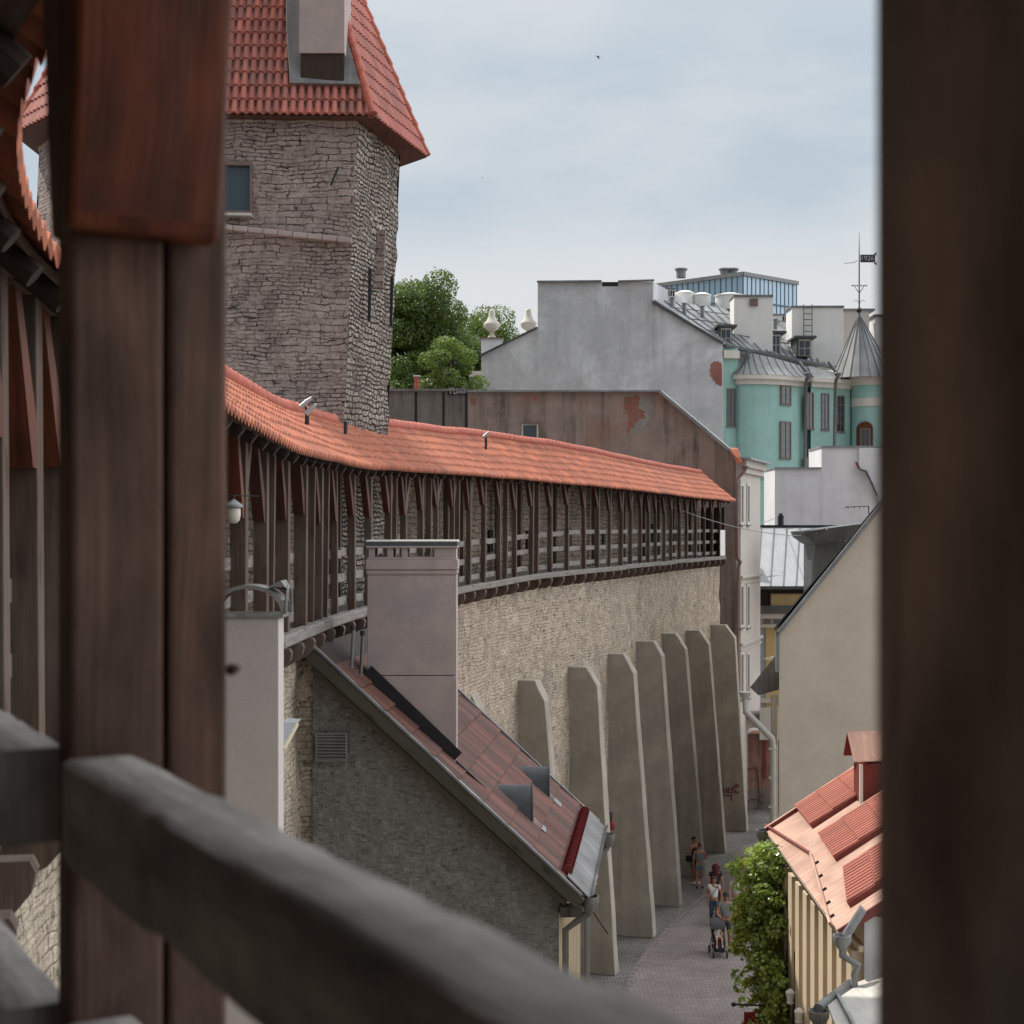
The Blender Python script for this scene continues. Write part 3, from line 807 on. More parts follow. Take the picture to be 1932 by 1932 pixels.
# spotlights on the gallery roof
def spot(label, x, y0, y1, d, heads):
    t = thing('roof_spotlight', label, 'spotlight', P(x, y0, d))
    MB().tube([P(x, y0 + 4, d), P(x, y1, d)], .032, 8).build('pole', M['iron'], t)
    for dx, dy in heads:
        c = P(x + dx, y1 + dy, d)
        MB().tube([P(x, y1, d), c], .018, 6).build('arm', M['iron'], t)
        MB().tube([c + Vector((-.05, -.02, -.05)), c + Vector((.03, 0, .03)), c + Vector((.10, .02, .09))], [.042, .036, .02], 10).build('lamp_head', M['chrome'], t, smooth=True)
spot('twin-headed spotlight on a black pole on the gallery roof, next to the tower', 579.5, 797, 778, 22.0, ((-5, -16), (4, -3)))
spot('bare black spotlight pole on the gallery roof, right at the tower corner', 652, 815, 795, 24.5, ())
spot('single spotlight on a pole at the middle of the gallery roof', 917, 844, 826, 40.0, ((-1, -5),))

# ------------------------------------------------------------------ buttresses
FT = [(.2, 38.0), (1.62, 42.5), (3.06, 47.03), (4.57, 51.36), (5.88, 55.6), (7.28, 60.3), (8.70, 64.9), (10.26, 69.5)]
BP = [((848, 1310), (888, 1310), (903, 1336)), ((988, 1284), (1009, 1284), (1027.5, 1324)), ((1082, 1259), (1107, 1259), (1126.5, 1295)), ((1156, 1234), (1176, 1234), (1195, 1270)),
      ((1210, 1210), (1233, 1210), (1248.6, 1238)), ((1246, 1195), (1274, 1195), (1293, 1225)), ((1287, 1189.5), (1318.5, 1189.5), (1337, 1216.6)), ((1336, 1179), (1368, 1179), (1385.6, 1204))]
BL = ['low buttress mostly hidden behind the pink chimney and the tiled roof', 'concrete buttress whose foot is hidden behind the two half-round roof vents',
      'buttress behind the gutter hoppers of the tiled house, first with visible foot', 'concrete buttress next after the one behind the gutter hopper',
      'middle concrete buttress, third one whose foot shows on the cobbles', 'concrete buttress with the couple standing at its foot', 'concrete buttress just before the one with red scribble', 'last concrete buttress, with red scribble low on its side']
nB = Vector((.953, -.303, 0)); tB = Vector((.303, .953, 0))
for i, (ft, pts, lab) in enumerate(zip(FT, BP, BL)):
    f0 = Vector((*ft, 0)); A = f0; B = f0 - nB * 4
    q = [PL(x, y, A, B) for x, y in pts]
    tl = q[0] - nB * 1.2
    prof = [Vector((tl.x, tl.y, 0)), Vector((f0.x, f0.y, 0)), q[2], q[1], Vector((q[1].x - nB.x * 2.5, q[1].y - nB.y * 2.5, q[1].z))]
    bt = thing('buttress', lab, 'buttress', f0 - nB, 'concrete buttresses propping the town wall')
    mb = MB()
    # side faces subdivided so board marks and rough edges read
    mb.prism(prof, tB * .5)
    bo = mb.build('body', M['concrete'], bt)
    bm = bmesh.new(); bm.from_mesh(bo.data); bmesh.ops.subdivide_edges(bm, edges=[e for e in bm.edges], cuts=9, use_grid_fill=True)
    for v in bm.verts:
        c = v.co; v.co += nB * (.022 * noise.noise((c.x * 2.2, c.y * 2.2, c.z * 1.7)) + .014 * noise.noise((c.x * 9, c.y * 9, c.z * 4))) + tB * (.018 * noise.noise((c.x * 2, c.y * 2 + 9, c.z * 1.2)))
    bm.to_mesh(bo.data); bm.free()
    bv = bo.modifiers.new('b', 'BEVEL'); bv.width = .03; bv.segments = 2; bv.limit_method = 'ANGLE'; bv.angle_limit = R_(50)

# scribble on the last buttress
gt = MB(); o8 = Vector((*FT[7], 0))
def on_b8(x, y): return PL(x, y, o8 - tB * .012, o8 - tB * .012 - nB * 4)
strokes = [[(1364, 1484), (1366, 1496), (1371, 1486), (1372, 1497)], [(1374, 1487), (1380, 1487), (1381, 1495), (1375, 1496), (1374, 1488)], [(1388, 1485), (1383, 1486), (1384, 1490), (1388, 1492), (1384, 1496)],
           [(1385, 1482), (1393, 1479), (1388, 1486), (1395, 1482)], [(1388, 1496), (1394, 1494)], [(1365, 1500), (1379, 1501)], [(1380, 1500), (1380, 1511)]]
for st in strokes: gt.tube([on_b8(*q) for q in st], .028, 5)
tag(gt.build('graffiti', M['graffiti']), 'dark red spray-painted scribble on the last buttress', 'graffiti')
# ================================================================== the tiled house against the wall
hs = thing('stone_house', 'lean-to stone house with worn tiled roof and pink chimney against the town wall', 'house', (-1, 24.6, 0))
NT_, NE_ = P(588, 1219, 21.86), P(1095, 1690, 21.86)
FE_ = P(1128, 1553, 27.34); U_ = FE_ - NE_; U_.z = 0
FT_ = NT_ + U_
V_ = (NT_ - NE_); Vn = V_.normalized(); Un = U_.normalized(); NH = Un.cross(Vn); NH = NH if NH.z > 0 else -NH
mb = MB()   # gable wall, roughened
g0, g1 = P(590, 1232, 22.1), P(1055, 1232, 22.1)
zr = lambda x: NT_.z - .12 + (NE_.z - NT_.z) / (NE_.x - NT_.x) * (x - NT_.x)
def gab(i, j):
    x = g0.x + (g1.x - g0.x) * i / 46; z = zr(x) * j / 60
    return (x, 22.1 + .035 * noise.noise((x * 3, z * 3.4, 1)) + .02 * noise.noise((x * 8, z * 10, 1)), z)
mb.grid(gab, 46, 60); mb.build('gable_wall', M['gable'], hs, smooth=True, angle=80)
MB().obox((g0.x - .42, 22.16, 0), (.42, 0, 0), (0, .3, 0), (0, 0, deckz(22) - .35)).build('wall_return', M['wall'], cw)
mb = MB(); x1 = g1.x; dU = Un * 5.1
mb.face([(x1, 22.1, 0), (x1 + dU.x, 22.1 + dU.y, 0), (x1 + dU.x, 22.1 + dU.y, zr(x1)), (x1, 22.1, zr(x1))])
mb.face([(g0.x, 27.15, 0), (x1 + dU.x, 27.15, 0), (x1 + dU.x, 27.15, zr(x1)), (g0.x, 27.15, zr(g0.x))])
mb.build('street_wall', M['pilaster'], hs)
for k in range(12):
    q = Vector((x1 + .0, 22.12, 0)) + Un * (.42 * k + .05)
    MB().obox(q + Z * 2, Un * .05, Vector((.035, 0, 0)), Z * (zr(x1) - 2.15), 2).build('batten', M['pilaster'], hs)
mb = MB(); tile_face(mb, NE_, FE_, NT_, FT_, .17, .46, 4, .016, lift=.03, off=900)
mb.build('roof', M['tile_house'], hs, smooth=True, angle=45)
mb = MB(); mb.prism([NT_, NE_, FE_, FT_], NH * -.10); mb.build('roof_boarding', M['wood_dark'], hs)
# verge boards
dn_ = Vector((0, 0, -1))
q0, q1 = NT_ + Vector((-.02, -.02, -.15)), NE_ + Vector((.0, -.02, -.15))
MB().bar(q0 + Z * .04, q1 + Z * .04, .05, .17, up=NH).build('verge_board', M['green_board'], hs, bevel=.008)
MB().bar(q0 + Vector((.02, .06, -.16)), q1 + Vector((-.2, .06, .04)), .05, .08, up=NH).build('verge_trim', M['green_board'], hs, bevel=.006)
MB().bar(NT_ + NH * .02 + Vector((0, -.01, 0)), NE_ + NH * .02 + Vector((0, -.01, 0)), .10, .03, up=NH).build('verge_flashing', M['lead'], hs)
MB().bar(FT_ + NH * .03, FE_ + NH * .03, .09, .05, up=NH).build('verge_flashing', M['lead'], hs)
MB().obox(P(1057, 1731, 21.9), (.30, 0, 0), (0, .25, 0), (0, 0, .14)).build('eave_box', M['green_board'], hs)
# louvre
lv = MB(); c = P(595, 1437, 22.03); w, h = 60 * 22 / F, 54 * 22 / F
for o, a, b in ((c, (w, 0, 0), (0, 0, .02)), (c + Z * (h - .02), (w, 0, 0), (0, 0, .02)), (c + Z * .02, (.02, 0, 0), (0, 0, h - .04)), (c + Z * .02 + Vector((w - .02, 0, 0)), (.02, 0, 0), (0, 0, h - .04))):
    lv.obox(o, a, (0, .05, 0), b)
lvo = lv.build('louvre', M['lead'], hs)
mb = MB()
for k in range(8):
    mb.obox(c + Vector((.02, .0, .025 + k * (h - .04) / 8)), (w - .04, 0, 0), (0, .04, .03), (0, -.002, .012))
mb.build('slats', M['lead'], lvo)
mb = MB(); mb.obox(c + Vector((.01, .045, .01)), (w - .02, 0, 0), (0, .01, 0), (0, 0, h - .02)); mb.build('backing', M['dark'], lvo)
# chimney
ch = MB(); dC = 22.72; cx0, cx1 = P(693, 1000, dC).x, P(861, 1000, dC).x; W = cx1 - cx0; DP = .62
def cz(y): return EYE - (y - HZ) * dC / F
def slab(x0, x1, ya, yb, ex, mat, name, par, bev=.006):
    mb = MB(); mb.obox((x0 - ex, dC - ex, cz(yb)), (x1 - x0 + 2 * ex, 0, 0), (0, DP + 2 * ex, 0), (0, 0, cz(ya) - cz(yb))); return mb.build(name, mat, par, bevel=bev)
chim = slab(cx0, cx1, 1086, 1274, .0, M['pink'], 'chimney', hs)
slab(cx0 + .012, cx1 - .0, 1275.5, 1480, .0, M['pink'], 'lower_stack', chim)
slab(cx0, cx1, 1076, 1083, .012, M['pink'], 'moulding', chim)
slab(cx0, cx1, 1056, 1074.5, .022, M['pink'], 'moulding', chim)
slab(cx0, cx1, 1074.5, 1086, -.004, M['pink'], 'neck', chim)
slab(cx0, cx1, 1051, 1056, .0, M['pink'], 'vent_sill', chim)
slab(cx0, cx1, 1030, 1034, .018, M['pink'], 'vent_lintel', chim)
for a, b in ((695, 707), (730, 742), (757, 769), (819, 861)):
    slab(P(a, 0, dC).x, P(b, 0, dC).x, 1034, 1051, -.003, M['pink'], 'vent_pier', chim)
slab(cx0, cx1, 1022.5, 1030, .015, M['zinc_dark'], 'cap', chim)
slab(cx0, cx1, 1019, 1022.5, .022, M['whitepaint'], 'cap_sheet', chim)
def hroof(x, d, lift=0.0):
    k = (d - NT_.y) / U_.y; x0 = NT_.x + U_.x * k
    return Vector((x, d, NT_.z + (NE_.z - NT_.z) / (NE_.x - NT_.x) * (x - x0) + lift))
a, b = hroof(cx0 - .02, dC - .035, .12), hroof(cx1 - .0, dC - .035, .08)
MB().bar(a, b, .02, .24, up=NH).build('chimney_flashing', M['iron'], chim)
MB().bar(hroof(cx1 + .0, dC - .06, .05), hroof(cx1 + .42, dC - .02, .04), .06, .03, up=NH).build('chimney_flashing', M['iron'], chim)
# half-round vents
def hvent(d, xr, hgt):
    t = thing('roof_vent', '', 'vent', hroof(xr - .3, d))
    mb = MB(); n = 14; wv = .30; xl = xr - hgt / .932 - .12; zb_ = hroof(xr, d).z - .05
    R0 = [(wv * math.cos(math.pi * k / n), (hgt + .05) * math.sin(math.pi * k / n)) for k in range(n + 1)]
    for (a, za), (b, zb2) in zip(R0, R0[1:]):
        mb.face([(xl, d + a, zb_ + za), (xr, d + a, zb_ + za), (xr, d + b, zb_ + zb2), (xl, d + b, zb_ + zb2)])
    mb.build('hood', M['vent_sheet'], t, smooth=True)
    mb = MB(); mb.face([(xr - .02, d + a, zb_ + z) for a, z in R0]); mb.build('opening', M['dark'], t)
    path = [Vector((xr, d + a, zb_ + z)) for a, z in R0]; MB().tube(path, .014, 6).build('rim', M['vent_sheet'], t)
    q = hroof(xr + .02, d - .05, .03); MB().bar(q, hroof(xr + .2, d - .05, .03), .3, .015, up=NH).build('apron', M['zinc'], t)
    return t
t1 = hvent(23.55, .30, .51); tag(t1, 'half-round grey metal roof vent nearer the gable of the tiled house', 'vent', 'half-round vents on the tiled house')
t2 = hvent(26.0, .60, .47); tag(t2, 'half-round grey metal roof vent farther up behind the other one, by the buttress', 'vent', 'half-round vents on the tiled house')
# vent pipes
for x, yt, yb, lab in ((664.5, 1186, 1262, 'pale thin vent pipe on the tiled roof, farther from the pink chimney'), (682, 1196, 1276, 'dark thin vent pipe on the tiled roof, right beside the pink chimney')):
    d = 22.55; t = thing('vent_pipe', lab, 'pipe', P(x, yb, d), 'vent pipes by the pink chimney')
    MB().tube([P(x - 2, yb + 5, d), P(x + 3, yt, d)], .026, 10).build('tube', M['zinc'] if x < 670 else M['pipe'], t, smooth=True)
    MB().tube([P(x + 2, yt + 3, d), P(x + 2 if x > 670 else x, yt - 6, d)], .034, 10).build('cowl', M['iron'], t)
# eave: glazed row, apron, gutter flap
def hu(k, up, lift=0.0):   # k along eave 0..1, up metres up the slope
    return NE_ + U_ * k + Vn * up + NH * lift
sg = MB(); n = 26
for i in range(n):
    a = hu(.06 + .88 * i / n, .34, .07); b = hu(.06 + .88 * (i + .86) / n, .34, .07)
    sg.tube([a, b], [.085, .06], 10)
sg.build('eave_tiles', M['glossred'], hs, smooth=True, angle=50)
mb = MB(); mb.prism([hu(.02, .30, .045), hu(.98, .30, .045), hu(.98, -.12, .03), hu(.02, -.12, .03)], NH * .015); mb.build('gutter_apron', M['lead'], hs)
mb = MB(); n = 40
mb.grid(lambda i, j: hu(.02 + .96 * i / n, -.12 - .02 * j, .03 + .09 * j + .02 * noise.noise((i * .9, j, 3))), n, 1); mb.build('gutter_lip', M['lead'], hs)
MB().prism([hu(.04, -.13, .0), hu(1.0, -.13, .0), hu(1.02, -.16, -.5), hu(.12, -.16, -.42)], NH * .02).build('gutter_flap', M['pipe'], hs)
def hopper(c, r, mat, name='downpipe', label='', path=None, pr=.055, grp=None, h=.18):
    t = thing(name, label, 'downpipe', c, grp)
    MB().lathe([(r * .45, -h * 1.25), (r * .98, -h * .55), (r, 0), (r * .93, .0), (r * .8, -h * .4)], c, 18).build('hopper', mat, t, smooth=True, angle=35)
    MB().tube(path, pr, 10).build('pipe', mat, t, smooth=True, angle=50)
    return t
hopper(P(1112, 1690, 22.2), .135, M['pipe'], label='grey gutter hopper and bent downpipe at the near corner of the tiled house', path=[P(1110, 1706, 22.2), P(1110, 1722, 22.25), P(1066, 1755, 22.35), P(1066, 2100, 22.4)], grp='downpipes of the tiled house')
hopper(P(1147, 1573, 27.2), .12, M['pipe'], label='grey gutter hopper and bent downpipe at the far corner of the tiled house', path=[P(1146, 1586, 27.2), P(1145, 1600, 27.2), P(1108, 1627, 27.1), P(1106, 1980, 27.1)], grp='downpipes of the tiled house')
tag(MB().tube([P(1120, 1722, 22.4), P(1147, 1762, 22.9)], .012, 6).build('iron_rod', M['iron']), 'thin black iron rod sticking out from the corner of the tiled house', 'rod')
# red lamp behind the buttress
rl = thing('red_wall_lamp', 'small red round sign peeking out behind a buttress foot', 'sign', P(1156, 1562, 49.5))
MB().lathe([(.02, -.15), (.10, -.12), (.13, 0), (.10, .12), (.02, .15)], P(1153, 1558, 49.6), 14).build('face', M['signred'], rl, smooth=True)
MB().tube([P(1153, 1548, 49.6), P(1153, 1535, 49.7), P(1140, 1530, 50)], .05, 6).build('bracket', M['iron'], rl)

# ------------------------------------------------------------------ white rendered chimney with arched hood, in front of the gallery
pc = thing('white_chimney', 'tall white rendered chimney with an arched concrete hood beside the near timber post', 'chimney', P(470, 1700, 13.1))
d = 13.0; l, r = P(402, 1166, d), P(525.5, 1166, d)
MB().obox((l.x, d, 0), (r.x - l.x, 0, 0), (0, .30, 0), (0, 0, l.z)).build('stack', M['white'], pc, bevel=.006)
MB().obox((l.x - .02, d - .02, l.z), (r.x - l.x + .06, 0, 0), (0, .36, 0), (0, 0, .035)).build('top_slab', M['concrete_cap'], pc, bevel=.006)
# hood: arched front and back, arched ends, flat top
ax0, ax1 = l.x - .03, P(541, 1166, d).x; az0, az1 = l.z + .035, P(0, 1104, d).z
xm, hw, hh = (ax0 + ax1) / 2, (ax1 - ax0) / 2, az1 - az0
mb = MB(); n = 20
arch = [(xm + (hw - .045) * math.cos(math.pi * k / n), az0 + (hh - .03) * math.sin(math.pi * k / n)) for k in range(n + 1)]
for yf in (d - .02, d + .31):
    for k in range(n):
        (xa, za), (xb, zb2) = arch[k], arch[k + 1]
        ta = lambda x: (min(max(x, ax0), ax1))
        oa, ob = (xm + hw * math.cos(math.pi * k / n), az0 + hh * math.sin(math.pi * k / n)), (xm + hw * math.cos(math.pi * (k + 1) / n), az0 + hh * math.sin(math.pi * (k + 1) / n))
        mb.prism([(xa, yf, za), (xb, yf, zb2), (ob[0], yf, ob[1]), (oa[0], yf, oa[1])], (0, .03, 0))
mb.build('hood', M['concrete_cap'], pc)
mb = MB()
oa = [(xm + hw * math.cos(math.pi * k / n), az0 + hh * math.sin(math.pi * k / n)) for k in range(n + 1)]
for k in range(n):
    if 3 <= k < n - 3: mb.face([(oa[k][0], d - .02, oa[k][1]), (oa[k][0], d + .34, oa[k][1]), (oa[k + 1][0], d + .34, oa[k + 1][1]), (oa[k + 1][0], d - .02, oa[k + 1][1])])
mb.build('hood_top', M['concrete_cap'], pc)
ew = [(d - .02 + .18 + .18 * math.cos(math.pi * k / 12), az0 + hh * .95 * math.sin(math.pi * k / 12)) for k in range(13)]
MB().tube([(ax1 - .005, y, z) for y, z in ew], .014, 6).build('hood_end', M['concrete_cap'], pc)
mb = MB()
for k in range(n):     # haunches between arch and flat shoulder
    pass
for (xa, xb) in ((ax1 - .16, ax1),):
    mb.prism([(xa, d + .0, az1 - .015), (xb, d + .0, az1 - .02), (xb, d + .0, az0 + .2), (xb - .05, d, az0 + .27)], (0, .31, 0))
mb.build('hood_shoulder', M['concrete_cap'], pc)
lg = thing('small_canopy', 'small grey ledge with ochre edge between the white chimney and the stone house', 'canopy', P(545, 1380, 14))
MB().prism([P(533, 1362, 13.8), P(560, 1364, 14.2), P(533, 1410, 13.8)], (0, .3, 0)).build('board', M['zinc'], lg)
MB().bar(P(560, 1366, 14.2), P(534, 1414, 13.8), .03, .03).build('edge', M['pilaster'], lg)

# ================================================================== street level
def flat(name, pts, z, mat, label=None, kind='structure'):
    mb = MB(); mb.face([(x, y, z) for x, y in pts]); o = mb.build(name, mat); tag(o, label, None, None, kind); return o
M['cobble'] = m_brick('cobble_setts', (.23, .212, .197), (.165, .152, .142), (.075, .068, .063), .20, .13, .02, .5, .05, .3, .03)
M['paver'] = m_brick('reddish_pavers', (.275, .228, .213), (.21, .18, .17), (.12, .105, .10), .26, .11, .014, .5, .03, .22, .02)
M['earth'] = m_plain('town_ground', (.13, .12, .11), .2, .3, .95)
flat('ground', [(-700, -300), (700, -300), (700, 900), (-700, 900)], -.03, M['earth'])
mb = MB(); mb.face([(-30, 10, 0), (60, 10, 0), (60, 130, 0), (-30, 130, 0)]); 
me_ = mb.build('street', M['paver']); tag(me_, kind='structure')
# strip of grey setts along the wall, with a kerb line of stones
def gp(x, y): d = EYE * F / (y - HZ); return ((x - 966) * d / F, d)
edge = [gp(1172, 1905), gp(1192, 1838), gp(1222, 1795), gp(1262, 1752), gp(1300, 1716), gp(1340, 1680), gp(1370, 1640), gp(1400, 1595)]
inner_e = [RC(SY(q[1]), -.3)[0] for q in edge]
mb = MB()
for k in range(len(edge) - 1):
    mb.face([(inner_e[k].x, inner_e[k].y, .004), (*edge[k], .004), (*edge[k + 1], .004), (inner_e[k + 1].x, inner_e[k + 1].y, .004)])
mb.face([(*edge[-1], .004), (12.6, 70.0, .004), (14, 78, .004), (9, 76, .004), (inner_e[-1].x, inner_e[-1].y, .004)])
tag(mb.build('pavement', M['cobble']), kind='structure')
ks = MB()
for (a, b) in zip(edge, edge[1:]):
    a = Vector((*a, .014)); b = Vector((*b, .014)); L = (b - a).length; n = max(1, int(L / .42))
    for i in range(n): ks.bar(a + (b - a) * (i + .04) / n, a + (b - a) * (i + .96) / n, .16, .03)
tag(ks.build('kerb_stones', M['paver'], bevel=.008), kind='structure')
# drain channel nearer the camera
mbk = MB(); pth = [gp(1188, 1905), gp(1192, 1862), gp(1208, 1834), gp(1240, 1800)]
# ================================================================== red-roofed house on the right
rh = thing('red_roof_house', 'house with terracotta sheet and ribbed tile roof and ochre striped front beside the vine', 'house', (7.5, 33, 0))
F0, N0 = P(1446, 1568, 37.9), P(1580, 1757, 28.5); N0.z = F0.z
aR = R_(33); VR = Vector((math.cos(aR), 0, math.sin(aR))); UR = (N0 - F0).normalized()
NRR = UR.cross(VR); NRR = NRR if NRR.z > 0 else -NRR
CAMO = Vector((0, 0, EYE))
def rp(x, y, lift=0.0):
    d = P(x, y, 10) - CAMO; t = (F0 + NRR * lift - CAMO).dot(NRR) / d.dot(NRR); return CAMO + d * t
SL = 5.2
MB().prism([F0, N0, N0 + VR * SL, F0 + VR * SL], NRR * -.10).build('roof', M['redroof'], rh)
MB().bar(F0 + NRR * .03 - UR * .02, F0 + VR * SL + NRR * .03 - UR * .02, .10, .09, up=NRR).build('verge', M['redpaint'], rh, bevel=.006)
MB().bar(N0 - NRR * .06 + UR * .02, N0 + VR * SL - NRR * .06 + UR * .02, .05, .16, up=NRR).build('verge', M['redpaint'], rh, bevel=.006)
MB().bar(F0 + NRR * .085, F0 + VR * SL + NRR * .085, .09, .02, up=NRR).build('verge_cap', M['redroof'], rh)
# other slope + back
RT = F0 + VR * SL
MB().prism([RT, N0 + VR * SL, N0 + VR * SL + Vector((4, 0, -2.6)), RT + Vector((4, 0, -2.6))], (0, 0, -.1)).build('roof', M['redroof'], rh)
# raised ribbed panels
def rpanel(pl, pr, length, name='tiles'):
    l, r = rp(*pl), rp(*pr); l2, r2 = l + VR * length, r + VR * length
    U = (r - l); W = U.length; 
    mb = MB(); h = .075
    rows = int(length / .62); nc = max(6, int(W / .17)); sub_ = 4
    for k in range(rows):
        for i in range(nc * sub_):
            def pt(ii, v, lift):
                w = (.03, .045, .03, -.05)[ii % 4]
                return l + U * (ii / (nc * sub_)) + VR * v + NRR * (h + w + lift)
            a = pt(i, k * .62, .02); b = pt(i + 1, k * .62, .02); c = pt(i + 1, (k + 1) * .62 + .02, 0); d = pt(i, (k + 1) * .62 + .02, 0)
            uu = i // sub_
            mb.face([a, b, c, d], [(uu + .3, k + .1), (uu + .7, k + .1), (uu + .7, k + .9), (uu + .3, k + .9)])
            mb.face([a - NRR * .035, b - NRR * .035, b, a], [(uu + .3, k + .1)] * 4)
    L2 = rows * .62
    for q, nm in ((l, 0), (r, 1)):
        mb.face([q, q + VR * L2, q + VR * L2 + NRR * (h + .01), q + NRR * (h + .01)], [(.5, .5)] * 4)
    mb.face([l, r, r + NRR * h, l + NRR * h], [(.5, .5)] * 4)
    o = mb.build(name, M['tile_corr'], rh)
    MB().bar(r + NRR * .04 + U.normalized() * .02, r + VR * L2 + NRR * .04 + U.normalized() * .02, .035, .13, up=NRR).build('panel_trim', M['redpaint'], rh)
    MB().bar(l + NRR * .11 - U.normalized() * .02, l + VR * L2 + NRR * .11 - U.normalized() * .02, .06, .02, up=NRR).build('panel_trim', M['redroof'], rh)
rpanel((1504, 1527), (1533, 1563), 4.2)
rpanel((1548, 1580), (1578, 1625), 4.0)
rpanel((1596, 1644), (1604, 1712), 3.6)
# snow board rib
for a, b in (((1444, 1557), (1530, 1611)), ((1530, 1611), (1567, 1744))):
    MB().bar(rp(*a, .045), rp(*b, .045), .05, .09, up=NRR).build('snow_board', M['redpaint'] if a[1] == 1557 else M['redroof'], rh, bevel=.005)
rb = MB()
for k in range(5):
    f = .15 + k * .19; q = rp(1530 + 37 * f, 1611 + 133 * f, .02); rb.bar(q, q + VR * .12, .03, .05, up=NRR)
rb.build('board_bracket', M['iron'], rh)
# eaves trim and facade
MB().bar(F0 - NRR * .09 + VR * .04, N0 - NRR * .09 + VR * .04, .10, .10).build('eave_board', M['offwhite'], rh, bevel=.01)
fx = 6.36
fY0, fY1 = 37.3, 28.7; fzt = F0.z - .1
MB().obox((fx, fY1, 0), (4.2, 0, 0), (0, fY0 - fY1, 0), (0, 0, fzt + .25)).build('wall', M['pilaster'], rh)
mb = MB(); mb.prism([(fx + .01, fY1 - .01, fzt), (fx + 4.2, fY1 - .01, fzt), (fx + 4.2, fY1 - .01, fzt + 2.7), (fx + 4, fY1 - .01, fzt + 2.6)], (0, .2, 0)); mb.build('gable_end', M['greywall'], rh)
MB().obox((fx - .004, fY1 - .02, 0), (4.2, 0, 0), (0, .016, 0), (0, 0, fzt + .3)).build('end_wall', M['greygable'], rh)
for k in range(10):
    y = fY1 + .12 + k * .88
    MB().obox((fx - .21, y, 0), (.21, 0, 0), (0, .44, 0), (0, 0, fzt - .35)).build('pilaster', M['pilaster'], rh, bevel=.006)
MB().obox((fx - .10, fY1, fzt - .35), (.10, 0, 0), (0, fY0 - fY1, 0), (0, 0, .12)).build('frieze', M['pilaster'], rh, bevel=.01)
# chimney
ck = rp(1622, 1516); ckd = ck.y
MB().obox(ck + Vector((.02, -.1, -.6)), (1.5, 0, 0), (0, .8, 0), (0, 0, 1.5)).build('chimney', M['redpaint'], rh)
MB().obox(ck + Vector((-.03, -.16, -.12)), (.07, 0, 0), (0, .07, 0), (0, 0, 1.0)).build('chimney_jamb', M['whitepaint'], rh, bevel=.004)
cpa, cpb = P(1606, 1388, ckd - .2), P(1611, 1438, ckd - .2)
MB().prism([cpb, cpb + Vector((1.8, 0, .08)), cpa + Vector((1.8, .42, .06)), cpa + Vector((0, .42, 0))], (0, .02, .03)).build('chimney_hood', M['redroof'], rh)
MB().prism([cpa + Vector((0, .42, 0)), cpa + Vector((1.8, .42, .06)), cpb + Vector((1.75, 1.0, .05)), cpb + Vector((-.02, 1.0, 0))], (0, .02, .03)).build('chimney_hood', M['redpaint'], rh)
# gutters at both ends
hopper(P(1442, 1566, 38.1), .20, M['pipe'], label='dark grey gutter hopper with sloping downpipe right above the climbing vine', h=.26, pr=.085,
       path=[P(1442, 1582, 38.1), P(1443, 1596, 38), P(1480, 1648, 36.6), P(1494, 1690, 36.2), P(1494, 1960, 36.2)], grp='downpipes of the red-roofed house')
hp = hopper(P(1589, 1764, 28.2), .165, M['zinc'], label='zinc gutter hopper with crooked downpipe at the near corner of the red-roofed house', h=.2, pr=.062,
       path=[P(1589, 1782, 28.2), P(1588, 1802, 28.2), P(1620, 1822, 28.0), P(1612, 1838, 28.1), P(1613, 2200, 28.3)], grp='downpipes of the red-roofed house')
MB().prism([P(1590, 1764, 28.15), P(1607, 1764, 28.15), P(1634, 1722, 28.3), P(1624, 1712, 28.3)], (0, .03, .04)).build('spout', M['zinc'], hp)
# little white lamps and hanging sign
for x, y, lab in ((1491, 1868, 'small white lantern on the ochre front, farther along the street'), (1508, 1904, 'small white lantern on the ochre front, nearer and lower in the picture')):
    dd_ = (fx - .3) * F / (x - 966); t = thing('wall_lamp', lab, 'lamp', P(x, y, dd_), 'white lanterns on the ochre front')
    MB().lathe([(.02, .1), (.09, .05), (.11, .02), (.07, -.16), (.09, -.2), (.02, -.26)], P(x, y + 6, dd_), 12).build('body', M['whitepaint'], t, smooth=True)
    MB().tube([P(x, y + 2, dd_) + Vector((0, 0, 0)), P(x, y + 2, dd_) + Vector((.3, 0, .05))], .018, 6).build('arm', M['iron'], t)
sd_ = 35.2
st = thing('hanging_sign', 'dark red hanging shop sign on a black iron rod below the vine', 'sign', P(1440, 1900, sd_))
MB().tube([P(1384, 1895, sd_), P(1494, 1899, sd_)], .022, 8).build('rod', M['iron'], st)
MB().lathe([(.005, -.055), (.05, -.03), (.055, 0), (.04, .04), (.005, .055)], P(1384, 1895, sd_), 10).build('finial', M['iron'], st, smooth=True)
MB().tube([P(1494, 1922, sd_), P(1492, 1912, sd_), P(1484, 1906, sd_), P(1470, 1904, sd_)], .014, 6).build('scroll', M['iron'], st)
mb = MB(); a = P(1404, 1910, sd_); mb.obox(a - Z * .62, (53 * sd_ / F, 0, 0), (0, .05, 0), (0, 0, .62)); mb.build('panel', M['signred'], st, bevel=.01)
